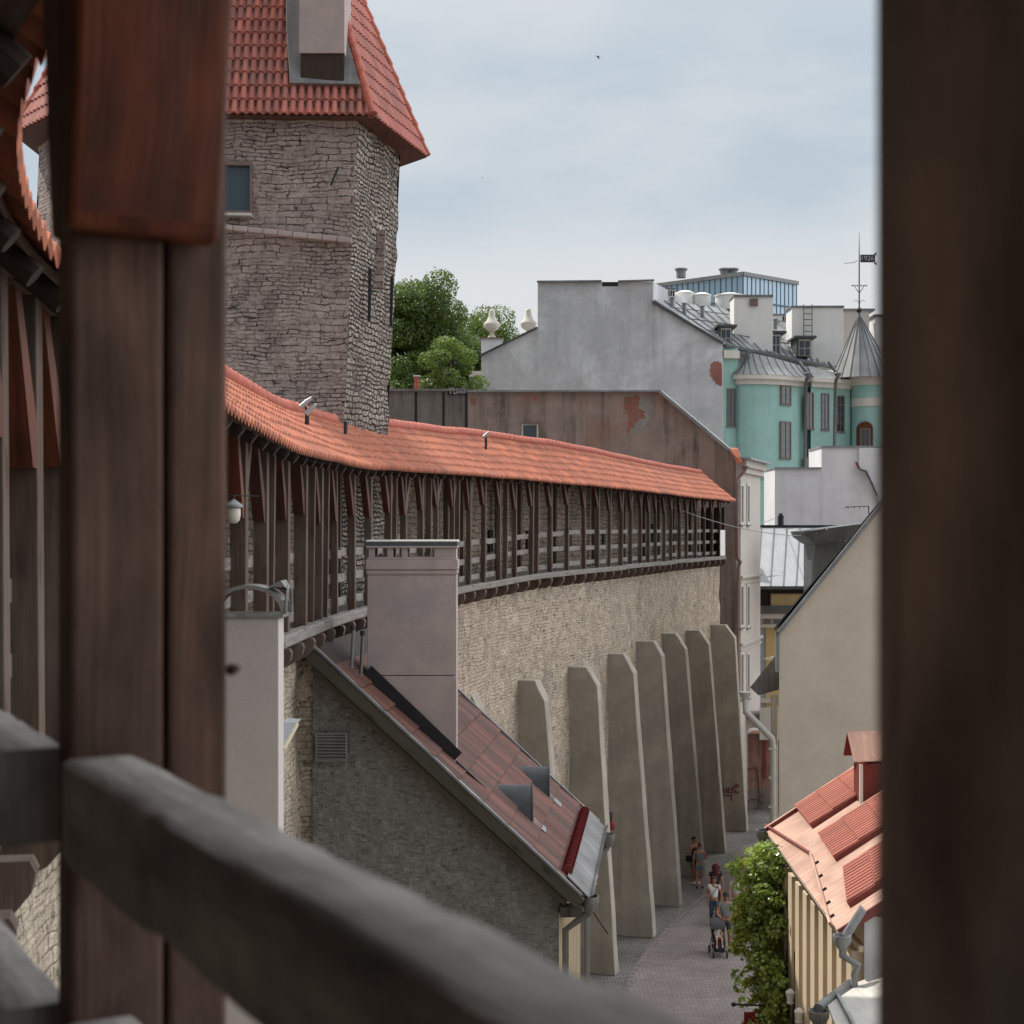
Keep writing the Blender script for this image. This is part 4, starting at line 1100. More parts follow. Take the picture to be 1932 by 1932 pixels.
# low white roof at the bottom right
wr = thing('white_roof_annex', 'low annex with pale sheet-metal roof and dark gutter in the lower right corner', 'building', (6.5, 25, 0))
q = [P(1580, 1880, 27.6), P(1604, 1858, 28.4), P(1760, 1800, 28.4), P(1900, 2050, 20), P(1690, 2090, 20.5)]
MB().prism(q, (0, 0, -.06)).build('roof', M['sheet_white'], wr)
q = [P(1578, 1884, 27.4), P(1560, 1893, 27.2), P(1640, 2090, 21), P(1680, 2080, 21)]
MB().prism(q, (0, 0, -.05)).build('lower_roof', M['sheet_white'], wr)
MB().bar(P(1580, 1881, 27.5) + Z * .02, P(1694, 2090, 20.5) + Z * .02, .05, .10).build('roof_edge', M['zinc'], wr)
MB().tube([P(1604, 1857, 28.3), P(1544, 1904, 26.9)], .095, 10).build('gutter', M['pipe'], wr, smooth=True)
mb = MB(); mb.prism([(fx - .02, 27.2, 0), (12, 27.9, 0), (12, 18, 0), (fx - .3, 18, 0)], (0, 0, EYE - 8.75)); mb.build('wall', M['pilaster'], wr)
hopper(P(1545, 1906, 26.8), .175, M['pipe'], label='dark grey gutter hopper at the lower edge of the pale annex roof', h=.22, pr=.07, path=[P(1545, 1925, 26.8), P(1545, 2300, 26.8)])

# ================================================================== beige gable house
bh = thing('beige_gable_house', 'tall plain beige rendered gable rising behind the red-roofed house', 'house', (12, 57, 0))
dB = 55.0
g = [P(1470, 1191, dB), P(1655, 961, dB), P(1740, 856, dB), P(1990, 1150, dB)]
pl = [Vector((g[0].x, dB, 0))] + g + [Vector((g[3].x, dB, 0))]
MB().prism(pl, (3.5, 11, 0)).build('wall', M['beige'], bh)
MB().bar(g[0] + Vector((-.05, -.06, -.06)), g[2] + Vector((0, -.06, 0)), .14, .16, up=(0, -1, 0)).build('verge_flashing', M['zinc'], bh, bevel=.01)
mb = MB(); w2 = g[2] + Vector((3.5, 11, 0)); w0 = g[0] + Vector((3.5, 11, 0))
mb.prism([g[0] + Vector((-.2, -.05, .03)), g[2] + Vector((0, -.05, .06)), w2 + Z * .06, w0 + Z * .03], (0, 0, .07)); mb.build('roof', M['zinc_dark'], bh)
MB().obox(P(1463.5, 1268, dB) - Vector((0, .05, 0)), (.12, 0, 0), (0, .1, 0), (0, 0, 78 * dB / F)).build('corner_pipe', M['zinc'], bh)
MB().prism([P(1415, 1297, 56), P(1464, 1236, 56), P(1470, 1237, 56), P(1470, 1301, 56), P(1431, 1312, 56)], (.2, .5, 0)).build('corner_canopy', M['lead'], bh)
MB().prism([P(1440, 1243, 55.9), P(1461, 1238, 55.9), P(1456, 1246, 55.9)], (0, .05, 0)).build('canopy_flashing', M['whitepaint'], bh)
MB().obox(P(1457, 1560, 55.3), (11 * dB / F, 0, 0), (0, .3, 0), (0, 0, 250 * dB / F)).build('corner_pier', M['beige'], bh)
dp = thing('downpipe', 'pale cream downpipe bending down from the facade to the corner of the beige gable', 'downpipe', P(1460, 1560, 55))
MB().lathe([(.07, -.3), (.11, -.28), (.20, -.05), (.22, 0), (.2, .02)], P(1406, 1306, 55.2), 14).build('hopper', M['offwhite'], dp, smooth=True, angle=35)
MB().tube([P(1406, 1318, 55.2), P(1407, 1343, 55.1), P(1457, 1394, 54.8), P(1459, 1410, 54.8), P(1459, 1580, 54.8)], .115, 12).build('pipe', M['offwhite'], dp, smooth=True, angle=50)
for y in (1415, 1470, 1525): MB().obox(P(1451, y, 54.7), (16 * .0183, 0, 0), (0, .2, 0), (0, 0, .06)).build('bracket', M['offwhite'], dp)
MB().tube([P(1466.5, 1330, 54.8), P(1466.5, 1570, 54.8)], .025, 6).build('cable', M['pilaster'], dp)

# ================================================================== brown building at the end of the gallery
bb = thing('brown_gable_building', 'building with streaked brown side wall and pale narrow front beyond the gallery end', 'building', (4, 78, 0))
BA, BBp = Vector((10.32, 73.3, 0)), Vector((-6.1, 79.4, 0))
bpt = lambda x, y, o=0: PL(x, y, BA, BBp) - Vector((.35, .94, 0)) * o
zb0 = lambda v: Vector((v.x, v.y, 0))
pl = [bpt(883, 740), bpt(1248, 740), bpt(1380, 851)]
mb = MB(); poly = [zb0(bpt(883, 740))] + pl + [zb0(BA) , ]
c1 = Vector((BA.x, BA.y, pl[2].z))
mb.prism([zb0(pl[0]), zb0(BA), c1, pl[2], pl[1], pl[0]], Vector((.35, 5.4, 0))); mb.build('side_wall', M['brown'], bb)
mb = MB(); a, b = bpt(640, 736), bpt(882.2, 736); mb.prism([zb0(a), zb0(b), b, a], Vector((3, 7, 0))); mb.build('annex_wall', M['brown2'], bb)
jm = MB()
for x in (785, 837, 879.5): jm.bar(bpt(x, 740, .03), zb0(bpt(x, 740, .03)) + Z * 8, .10, .04, up=(0, -1, 0))
jm.build('wall_joint', M['dark'], bb)
MB().bar(bpt(640, 736, .05), bpt(880, 736, .05), .25, .10).build('coping', M['lead'], bb)
MB().bar(bpt(884, 738.5, .08), bpt(1249, 738.5, .08), .35, .09).build('coping', M['zinc'], bb)
MB().bar(bpt(1248, 740, .08), bpt(1379, 850, .08), .40, .14).build('coping', M['zinc'], bb)
# exposed brick
mb = MB(); br = [(1178, 764), (1180, 758), (1177, 752), (1184, 748), (1192, 750), (1199, 746), (1207, 748), (1209, 753), (1205, 757), (1207, 763), (1203, 768), (1205, 772), (1211, 773), (1217, 777), (1214, 782), (1218, 788), (1212, 791), (1206, 790), (1203, 797), (1196, 800), (1198, 806), (1191, 808), (1188, 815), (1184, 822), (1181, 815), (1184, 807), (1181, 800), (1187, 794), (1184, 788), (1186, 782), (1180, 780), (1182, 773), (1177, 770)]
mb.face([bpt(x, y, .012) for x, y in br]); mb.build('brick_patch', M['brickpatch'], bb)
mb = MB(); mb.face([bpt(x, y, .010) for x, y in ((1190, 745), (1222, 747), (1234, 768), (1230, 790), (1212, 812), (1190, 824), (1184, 820), (1200, 790), (1212, 780))]); mb.build('bare_render_patch', M['bare_render'], bb)
for x0, x1, y0, y1 in ((886, 900, 750, 765), (1004, 1016, 746, 758)):
    mb = MB(); mb.face([bpt(x0, y0, .012), bpt(x1, y0 + 1, .012), bpt(x1 - 3, y1, .012), bpt(x0 + 2, y1 - 2, .012)]); mb.build('brick_patch', M['brickpatch'], bb)
def win(par, A, B, x0, y0, x1, y1, nx=1, ny=1, fr=.07, mat='winframe', glass='glass', sill=True, proud=.03, name='window', dep=.10):
    p0, p1 = PL(x0, y1, A, B), PL(x1, y1, A, B); p1.z = p0.z
    U = p1 - p0; W = U.length; U.normalize(); n = Vector((U.y, -U.x, 0))
    if n.dot(CAMO - p0) < 0: n = -n
    n.z = 0; n.normalize(); h = (y1 - y0) * (p0.y + p1.y) / 2 / F
    q = p0 + n * proud; D = -n * dep
    mb = MB()
    mb.obox(q, U * fr, D, Z * h); mb.obox(q + U * (W - fr), U * fr, D, Z * h)
    mb.obox(q + U * fr, U * (W - 2 * fr), D, Z * fr); mb.obox(q + U * fr + Z * (h - fr), U * (W - 2 * fr), D, Z * fr)
    t = fr * .55
    for i in range(1, nx): mb.obox(q + U * (W * i / nx - t / 2) + Z * fr - n * .012, U * t, D * .5, Z * (h - 2 * fr))
    for j in range(1, ny): mb.obox(q + U * fr + Z * (h * j / ny - t / 2) - n * .015, U * (W - 2 * fr), D * .45, Z * t)
    w = mb.build(name, M[mat], par)
    mb = MB(); g0 = q - n * .045 + U * fr * .9 + Z * fr * .9
    mb.obox(g0, U * (W - 1.8 * fr), -n * .02, Z * (h - 1.8 * fr)); mb.build('pane', M[glass], w)
    if sill: MB().obox(p0 - U * .05 - Z * .06 - n * .02, U * (W + .1), n * .13, Z * .055).build('sill', M['lead'], w)
    return w
win(bb, BA, BBp, 985, 800, 1016, 850, 1, 1, .07, 'winwhite', 'glass', True, .06)
MB().bar(bpt(984, 799, .08), bpt(1017, 799, .08), .10, .07).build('lintel', M['brownpipe'], bb)
# painted letters on the parapet
mb = MB()
def stroke(mb, pts, w, o=.05): 
    for a, b in zip(pts, pts[1:]): mb.bar(bpt(*a, o), bpt(*b, o), w, .02, up=(0, -1, 0))
for s_ in ([(848, 734), (857, 734)], [(852, 734), (852, 743)], [(858, 733), (858, 742), (861, 743), (864, 742), (864, 733)], [(867, 743), (867, 734), (872, 742), (872, 733)], [(875, 743), (875, 733), (879, 742), (879, 733)]):
    stroke(mb, s_, .055, .12)
MB().prism([bpt(845, 732, .04), bpt(881, 732, .04), bpt(881, 745, .04), bpt(845, 745, .04)], (0, -.03, 0)).build('parapet_board', M['iron'], bb)
mb.build('painted_letters', M['graffiti_white'], bb)
# pale street front, seen at a sliver
FA = Vector((BA.x, BA.y, 0)); FB = FA + Vector((.31, .951, 0)) * 5.6; FD = (FB - FA).normalized(); FN = Vector((FD.y, -FD.x, 0))
ztop = EYE + (1000 - 868) * 74 / F
MB().obox(FA + FD * .01, FD * 5.6, FN * .22, Z * (ztop)).build('front', M['facade'], bb)
fp = lambda x, y, o=0.: PL(x, y, FA + FN * .22, FB + FN * .22) + FN * o
def band(z, h, o, name='cornice', mat='facade', over=.12):
    MB().obox(FA + FD * (.0 - over) + FN * .21 + Z * z, FD * (5.6 + over * 2), FN * o, Z * h).build(name, M[mat], bb, bevel=.01)
band(ztop - .35, .35, .30); band(ztop - .62, .27, .16)
MB().prism([FA - FD * .3 + FN * .2 + Z * (ztop + .02), FB + FD * .3 + FN * .2 + Z * (ztop + .02), FB + FD * .3 + FN * .75 + Z * (ztop - .02), FA - FD * .3 + FN * .75 + Z * (ztop - .02)], (0, 0, .09)).build('cornice_sheet', M['zinc_roof'], bb)
MB().prism([bpt(1380, 851, .3), bpt(1371, 847, .3), bpt(1371, 847, .3) + Vector((.6, .2, .0)), bpt(1404, 873, .4), bpt(1396, 878, .45)], (0.05, .25, .06)).build('eave_tiles', M['tile'], bb)
for yz in (1090, 1215): band(EYE - (yz - HZ) * 74.5 / F, .12, .14); band(EYE - (yz - HZ) * 74.5 / F - .26, .1, .07)
for (ya, yb) in ((912, 990), (1103, 1185), (1232, 1320)):
    for (xa, xb) in ((1395.5, 1401.5), (1408, 1413)):
        w = win(bb, FA + FN * .22, FB + FN * .22, xa, ya, xb, yb, 1, 1, .12, 'winwhite', 'pane_dull', True, .055)
pc_ = [fp(x, 868) for x in (1390.5, 1420)]
MB().tube([P(1406, 880, 73), P(1404, 890, 73), P(1390.5, 905, 72.9), P(1390.5, 1052, 72.9), P(1397, 1060, 73), P(1393, 1072, 73), P(1391, 1300, 73)], .085, 8).build('downpipe', M['brownpipe'], bb, smooth=True, angle=50)
MB().lathe([(.06, -.2), (.16, 0), (.14, .02)], P(1406, 880, 73), 12).build('hopper', M['brownpipe'], bb, smooth=True)
# passage at the street's end
pw = thing('passage_wall', 'shadowed pink wall with scrawled lines at the end of the street behind the buttresses', 'wall', (12.3, 76, 0))
d = 75.0
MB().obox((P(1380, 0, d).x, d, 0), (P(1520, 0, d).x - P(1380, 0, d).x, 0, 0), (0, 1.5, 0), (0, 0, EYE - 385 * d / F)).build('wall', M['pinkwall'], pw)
MB().obox((P(1390, 0, d).x, d - .25, EYE - 372 * d / F), (2.3, 0, 0), (0, .5, 0), (0, 0, .8)).build('fascia', M['facade'], pw, bevel=.02)
MB().obox((P(1390, 0, d).x, d - .5, EYE - 352 * d / F), (2.4, 0, 0), (0, .8, 0), (0, 0, .18)).build('ledge', M['lead'], pw, bevel=.02)
MB().obox((P(1390, 0, d).x, d - .012, .0), (2.4, 0, 0), (0, .01, 0), (0, 0, 1.0)).build('plinth', M['brown2'], pw)
mb = MB()
for s_ in ([(1405, 1452), (1408, 1448), (1412, 1450), (1415, 1453), (1419, 1449), (1424, 1448), (1428, 1453), (1431, 1470), (1432, 1490), (1433, 1512)], [(1433, 1502), (1440, 1501)], [(1408, 1514), (1418, 1507), (1430, 1509), (1441, 1516)], [(1432, 1512), (1430, 1524), (1424, 1532)]):
    mb.tube([P(x, y, d - .02) for x, y in s_], .022, 5)
tag(mb.build('graffiti', M['graffiti_dark']), 'thin dark scrawled loop line on the pink passage wall', 'graffiti')
MB().obox((P(1440, 0, d).x, d - .06, EYE - 470 * d / F), (.14, 0, 0), (0, .06, 0), (0, 0, 2.0)).build('shutter', M['redpaint'], pw)
MB().obox((P(1432, 0, 74.6).x, 74.4, EYE - 395 * 74.6 / F), (1.0, 0, 0), (0, .06, 0), (0, 0, 1.5)).build('door_frame', M['winwhite'], pw)

# ================================================================== yellow and blue house with seamed roof
yh = thing('seamed_roof_house', 'yellow and pale blue house with grey standing-seam roof and dark attic band', 'house', (16, 86, 0))
dY = 82.0
A_e, B_e, C_r, D_r = P(1395, 1107, dY), P(1600, 1107, dY), P(1600, 994, 90), P(1395, 994, 90)
MB().prism([A_e, B_e, C_r, D_r], (0, 0, -.08)).build('roof', M['zinc_roof'], yh)
sm = MB()
for k in range(9):
    f = .05 + k * .118; a = A_e + (B_e - A_e) * f; b = D_r + (C_r - D_r) * (f + .035)
    sm.bar(a + Z * .03, b + Z * .03, .035, .06)
sm.build('roof_seams', M['zinc_dark'], yh)
MB().bar(D_r + Z * .05, C_r + Z * .05, .3, .1).build('ridge_cap', M['iron'], yh)
def fbox(par, name, x0, y0, x1, y1, d, dep, mat, bev=0.):
    a = P(x0, y1, d); b = P(x1, y0, d)
    return MB().obox(a, (b.x - a.x, 0, 0), (0, dep, 0), (0, 0, b.z - a.z)).build(name, M[mat], par, bevel=bev)
fbox(yh, 'attic_band', 1400, 1107, 1600, 1162, dY + .5, 6, 'wood_dark')
fbox(yh, 'gutter', 1395, 1106, 1600, 1112, dY - .15, .4, 'zinc_dark')
w = fbox(yh, 'window', 1453, 1119, 1520, 1146, dY + .4, .1, 'winframe'); fbox(w, 'pane', 1455, 1121.5, 1518, 1144, dY + .38, .05, 'yellow')  # pane coloured yellow, its reflection of a yellow building put into the colour
fbox(yh, 'ledge', 1405, 1143, 1600, 1158, dY + .1, .5, 'zinc_dark')
fbox(yh, 'cornice', 1400, 1158, 1600, 1167, dY + .15, .5, 'facade'); fbox(yh, 'frieze', 1400, 1167, 1600, 1178, dY + .4, .4, 'facade'); fbox(yh, 'cornice', 1400, 1178, 1600, 1184, dY + .25, .4, 'facade')
for x in (1404, 1422, 1441, 1460): fbox(yh, 'frieze_panel', x, 1168.5, x + 13, 1176.5, dY + .37, .05, 'lead')
fbox(yh, 'blue_wall', 1395, 1184, 1444.5, 1700, dY + .6, 5, 'blue'); fbox(yh, 'yellow_wall', 1444.5, 1184, 1600, 1700, dY + .55, 5, 'yellow')
fbox(yh, 'lower_cornice', 1395, 1318, 1600, 1326, dY + .3, .4, 'facade')
MB().tube([P(1419, 1130, dY), P(1419, 1160, dY), P(1421, 1180, dY + .2), P(1420, 1345, dY + .3)], .10, 8).build('downpipe', M['pipe'], yh, smooth=True)
MB().prism([P(1416, 1033, 84), P(1433, 1033, 84), P(1424, 1057, 83.5), P(1405, 1057, 83.5)], (0, .3, .5)).build('roof_hatch', M['zinc_roof'], yh)
MB().tube([P(1419, 1062, 83), P(1419, 1060, 84.5)], .25, 12).build('vent', M['iron'], yh)
cs = thing('stove_chimney', 'slim black metal chimney at the ridge of the seamed roof', 'chimney', P(1473, 995, 90.2))
MB().lathe([(.17, 0), (.17, .6), (.19, .62), (.19, .68), (.11, .7), (.11, .78), (.15, .8), (.02, .86)], P(1473, 996, 90.2), 12).build('flue', M['iron'], cs, smooth=True, angle=35)
gd = thing('grey_dormer', 'dark grey sheet-metal dormer with overhanging roof above the beige gable', 'dormer', P(1560, 1060, 76))
fbox(gd, 'body', 1538, 1022, 1640, 1130, 76, 3, 'zinc_dark')
MB().prism([P(1515, 1003, 75), P(1520, 1014, 75), P(1538, 1027, 75.4), P(1650, 1015, 75.4), P(1650, 985, 75)], (0, 3.4, 0)).build('roof', M['zinc_dark'], gd)
tag(MB().tube([P(1560, 1000, 75), P(1556, 995, 75)], .05, 6).build('roof_clip', M['chrome'], gd), None)
an = thing('antenna', 'thin television antenna in front of the pale grey wall', 'antenna', P(1640, 975, 74))
MB().tube([P(1640, 985, 70), P(1638.5, 954, 70)], .025, 6).build('mast', M['iron'], an)
mb = MB(); mb.tube([P(1594, 957, 70), P(1639, 955, 70)], .018, 5)
for x in (1600, 1612, 1622, 1630): mb.tube([P(x, 953 + (x % 3), 70), P(x, 960, 70)], .014, 5)
mb.build('boom', M['iron'], an)
# pale grey stepped wall
gw = thing('grey_stepped_wall', 'pale grey windowless stepped firewall between the seamed roof and the turquoise building', 'wall', (19, 94, 0))
d = 93.0
fbox(gw, 'low_wall', 1462, 884, 1550, 1400, d, 4, 'greywall'); fbox(gw, 'high_wall', 1550, 844, 1700, 1400, d - .01, 4, 'greywall')
fbox(gw, 'coping', 1461, 881.5, 1550, 884.5, d - .12, 4, 'zinc'); fbox(gw, 'coping', 1549, 841, 1702, 844.5, d - .12, 4, 'zinc')
MB().prism([P(1621, 845, d - .2), P(1660, 845, d - .2), P(1660, 950, d - .2), P(1648, 912, d - .2), P(1633, 888, d - .2), P(1621, 884, d - .2)], (0, .19, 0)).build('stair_gable', M['greywall'], gw)
MB().bar(P(1615, 872, d - .3), P(1621, 884, d - .3), .1, .12).build('step_cap', M['redpaint'], gw); MB().bar(P(1621, 885, d - .3), P(1634, 889, d - .3), .2, .07).build('step_cap', M['zinc_dark'], gw)
MB().bar(P(1634, 889, d - .3), P(1655, 935, d - .3), .2, .07).build('step_cap', M['zinc_dark'], gw)

# cables across the street
cb = MB(); pts = []
for i in range(15):
    f = i / 14; a = P(1178, 916, 60.5); b = P(1530, 1011, 76); q = a + (b - a) * f; q.z -= 1.0 * 4 * f * (1 - f) * .5; pts.append(q)
cb.tube(pts, .016, 5); tag(cb.build('overhead_cable', M['zinc']), 'long grey cable sagging from under the gallery eave to the grey dormer', 'cable')
tag(MB().tube([P(1418, 994, 78), P(1445, 984, 84), P(1468, 976, 90)], .02, 5).build('overhead_cable', M['zinc']), 'short cable running up to the slim black chimney', 'cable')

# ================================================================== turquoise building
tq = thing('turquoise_building', 'turquoise building with rounded bay, zinc mansard, white chimneys and a blank grey gable', 'building', (17, 118, 0))
dG = 112.0
gp_ = [(908, 671), (1014.5, 619), (1014.5, 533), (1232, 532), (1232, 570), (1363, 648)]
poly = [P(908, 1500, dG)] + [P(x, y, dG) for x, y in gp_] + [P(1363, 1500, dG)]
for p in (poly[0], poly[-1]): p.z = 0
MB().prism(poly, (6, 16, 0)).build('gable_wall', M['greygable'], tq)
MB().bar(P(1013, 531.5, dG - .1), P(1135, 530.5, dG - .1), .3, .12).build('coping', M['lead'], tq); MB().bar(P(1166, 531, dG - .1), P(1234, 529, dG - .1), .3, .12).build('coping', M['lead'], tq)
MB().obox(P(1136, 540, dG - .02), (30 * dG / F, 0, 0), (0, .3, 0), (0, 0, .3)).build('broken_gap', M['dark'], tq)
MB().bar(P(906, 671, dG - .1), P(1014, 618, dG - .1), .3, .14).build('coping', M['zinc_dark'], tq); MB().bar(P(1231, 569, dG - .1), P(1364, 648, dG - .1), .3, .16).build('coping', M['zinc_dark'], tq)
mb = MB(); mb.face([P(x, y, dG - .015) for x, y in ((1345, 684), (1348, 681), (1350, 683), (1354, 680), (1356, 684), (1359, 683), (1362, 688), (1362, 727), (1358, 729), (1355, 725), (1351, 726), (1349, 720), (1345, 718), (1344, 712), (1340, 710), (1341, 703), (1338, 699), (1341, 694), (1340, 688))]); mb.build('brick_patch', M['brickpatch'], tq)
fbox(tq, 'side_cornice', 885, 700, 908, 712, dG + .5, 3, 'cream'); fbox(tq, 'side_wing', 893, 712, 908, 900, dG + 1, 3, 'greywall')
# plan of the front
pl_px = [(1363, 112.2), (1392, 112.6)]
bay = []
for k in range(13):
    a = math.pi * (.93 - .86 * k / 12); x = 1459 + 70 * math.cos(a); bay.append((x, 112.9 - 1.7 * math.sin(a) + .02 * (x - 1392)))
flat_ = [(1530, 114.2), (1604, 116.2)]
tur = []
for k in range(13):
    a = math.pi * (.95 - .9 * k / 12); x = 1662 + 58 * math.cos(a); tur.append((x, 117.0 - 2.6 * math.sin(a) + .01 * (x - 1604)))
plan = pl_px + bay + flat_ + tur
def wallrun(pts, yt, name, mat, par, o=0.0, zb=0.0, zt=None):
    mb = MB(); L = 0
    Q = [P(x, 1000, d) for x, d in pts]
    cen = P(pts[len(pts) // 2][0], 1000, pts[len(pts) // 2][1] + 8)
    z1 = zt if zt is not None else EYE + (HZ - yt) * pts[0][1] / F
    for a, b in zip(Q, Q[1:]):
        dl = (b - a).length
        mb.face([(a.x, a.y, zb), (b.x, b.y, zb), (b.x, b.y, z1), (a.x, a.y, z1)], [(L, zb), (L + dl, zb), (L + dl, z1), (L, z1)]); L += dl
    return mb.build(name, mat, par, smooth=True, angle=25)
zc = EYE + (HZ - 708) * 112 / F
wallrun(pl_px, 655, 'front_wall', M['teal'], tq)
wallrun([(1392, 112.6)] + bay, 0, 'bay_wall', M['teal'], tq, zt=zc)
wallrun([bay[-1]] + flat_, 0, 'front_wall', M['teal'], tq, zt=zc)
wallrun([(1604, 116.2)] + tur, 0, 'turret_wall', M['teal'], tq, zt=zc + .3)
def ring(pts, z0, h, o, name, mat, par):
    mb = MB(); Q = [P(x, 1000, d) for x, d in pts]; E = []
    for i, p in enumerate(Q):
        t = (Q[min(i + 1, len(Q) - 1)] - Q[max(i - 1, 0)]); n = Vector((t.y, -t.x, 0)).normalized(); E.append((p + n * -.1, p + n * o))
    for (a, b), (c, d) in zip(E, E[1:]):
        for lo in (z0, z0 + h): mb.face([(a.x, a.y, lo), (b.x, b.y, lo), (d.x, d.y, lo), (c.x, c.y, lo)])
        mb.face([(b.x, b.y, z0), (d.x, d.y, z0), (d.x, d.y, z0 + h), (b.x, b.y, z0 + h)])
    a, b = E[0]; mb.face([(a.x, a.y, z0), (b.x, b.y, z0), (b.x, b.y, z0 + h), (a.x, a.y, z0 + h)])
    return mb.build(name, mat, par, smooth=True, angle=25)
allr = bay + flat_
ring(allr, zc - .62, .38, .16, 'cornice', M['cream'], tq); ring(allr, zc - .26, .3, .38, 'cornice', M['cream'], tq)
ring(tur, zc - .40, .38, .16, 'cornice', M['cream'], tq); ring(tur, zc - .03, .3, .38, 'cornice', M['cream'], tq); ring(tur, EYE + (HZ - 770) * 117 / F, .6, .05, 'string_course', M['cream'], tq)
zs = EYE + (HZ - 666) * 112 / F
ring(pl_px, zs - .35, .55, .3, 'cornice', M['cream'], tq)
# zinc mansard above the cornice, then the roof
def mans(pts, z0, h, back, name):
    hx = [tab(x, [(1392, 1.), (1460, .82), (1530, .5), (1604, .22)]) for x, _ in pts]
    mb = MB(); Q = [P(x, 1000, d) for x, d in pts]; E = []
    for i, p in enumerate(Q):
        t = (Q[min(i + 1, len(Q) - 1)] - Q[max(i - 1, 0)]); n = Vector((t.y, -t.x, 0)).normalized()
        E.append([p + n * (.40 - (back * hx[i] + .4) * (f ** .7)) + Vector((0, 0, z0 + h * hx[i] * f - p.z)) for f in (0, .25, .5, .75, 1)])
    for i, (a, b) in enumerate(zip(E, E[1:])):
        for k in range(4): mb.face([a[k], b[k], b[k + 1], a[k + 1]], [(i * 1.1, k), (i * 1.1 + 1, k), (i * 1.1 + 1, k + 1), (i * 1.1, k + 1)])
    sm = MB()
    for i in range(1, len(E), 1): sm.tube(E[i], .035, 5, False)
    o = mb.build(name, M['zinc'], tq, smooth=True, angle=30); sm.build('roof_seams', M['zinc_dark'], tq)
mans([(1392, 113)] + bay + flat_, zc + .05, 1.75, 1.0, 'mansard')
E0, E1, G0 = P(1367, 652, 112.1), P(1665, 712, 124.5), P(1232, 566, 112.3)
G1 = P(1665, 615, 146)
mb = MB(); mb.face([E0, E1, G1, G0]); mb.build('roof', M['zinc_roof'], tq)
mb = MB(); mb.face([G0, G1, G1 + Vector((-8, 6, -6)), G0 + Vector((-6, 3, -5))]); mb.build('roof', M['zinc_dark'], tq)
sm = MB()
for k in range(26):
    f = k / 26; sm.bar(G0 + (G1 - G0) * f + Z * .05, E0 + (E1 - E0) * f + Z * .05, .05, .08)
sm.build('roof_seams', M['zinc'], tq)
MB().bar(E0 + Vector((0, -.1, 0)), E1 + Vector((0, -.1, 0)), .35, .2).build('gutter', M['zinc_dark'], tq)
def onroof(x, y):
    n = (E1 - E0).cross(G0 - E0).normalized(); d = P(x, y, 10) - CAMO; return CAMO + d * ((E0 - CAMO).dot(n) / d.dot(n))
def rbox(name, x0, y0, x1, y1, dep, mat, d=None, bev=.02):
    d = d or onroof((x0 + x1) / 2, y1).y
    return fbox(tq, name, x0, y0, x1, y1, d, dep, mat, bev)
c1_ = rbox('chimney', 1385, 559, 1458, 663, 2.2, 'chimney_white', 116); fbox(c1_, 'cap', 1384, 556, 1459, 560, 115.9, 2.4, 'lead'); fbox(c1_, 'vent', 1415, 563, 1430, 577, 115.85, .2, 'winframe')
c2_ = rbox('chimney', 1494, 579, 1591, 692, 2.6, 'chimney_white', 120.5); fbox(c2_, 'cap', 1492, 576.5, 1593, 580, 120.4, 2.8, 'lead')
lad = MB()
for x in (1516.5, 1532): lad.tube([P(x, 574, 120.2), P(x, 640, 120.2)], .035, 5)
for k in range(6): lad.tube([P(1516.5, 581 + k * 11, 120.2), P(1532, 581 + k * 11, 120.2)], .03, 5)
lad.build('ladder', M['zinc_dark'], c2_)
c3_ = rbox('chimney', 1591, 585, 1640, 690, 3, 'facade', 124); fbox(c3_, 'cap', 1590, 582, 1651, 586, 123.9, 3, 'lead')
c4_ = rbox('chimney', 1651, 597, 1720, 690, 3, 'greywall', 126); fbox(c4_, 'cap', 1649, 593, 1722, 597.5, 125.9, 3.2, 'zinc_dark')
c5_ = fbox(tq, 'chimney', 1236, 545, 1274, 565, 116, 1.5, 'chimney_white'); fbox(c5_, 'cap', 1235, 543, 1275, 545.5, 115.9, 1.7, 'lead')
mb = MB()
for k in range(8): mb.obox(P(1239 + k * 4.4, 559, 115.97), (.09, 0, 0), (0, .03, 0), (0, 0, .4))
mb.build('vent_slots', M['dark'], c5_)
c6_ = fbox(tq, 'chimney', 1458, 594, 1494, 640, 126, 2, 'chimney_white'); fbox(c6_, 'cap', 1457, 592, 1495, 595, 125.9, 2.2, 'lead')
mb = MB()
for k in range(4): mb.obox(P(1477 + k * 4.2, 605, 125.95), (.10, 0, 0), (0, .04, 0), (0, 0, .35))
mb.build('vent_slots', M['dark'], c6_)
for x, w, yt, yb in ((1292, 17, 555, 578), (1324, 17, 559, 582), (1376, 27, 560, 586)):
    mb = MB(); c = P(x, yb, 122); h = (yb - yt) * 122 / F; r = w * 122 / F
    mb.lathe([(r, 0), (r, h), (r * 1.06, h + .02), (r * 1.06, h + .1), (r * .5, h + .25), (.02, h + .3)], c, 16); mb.build('roof_ventilator', M['chimney_white'], tq, smooth=True, angle=35)
for x, y in ((1268, 572), (1291, 583), (1325, 588), (1404, 600), (1463, 612)):
    c = onroof(x, y + 4); MB().lathe([(.16, -.2), (.16, .5), (.22, .52), (.2, .6), (.02, .66)], c, 10).build('roof_vent', M['zinc'], tq, smooth=True, angle=35)
for k in range(3):
    f = .25 + k * .25; a, b = G0 + (E0 - G0) * f, G1 + (E1 - G1) * f; MB().bar(a + Z * .3, b + Z * .3, .06, .06).build('snow_rail', M['zinc_dark'], tq)
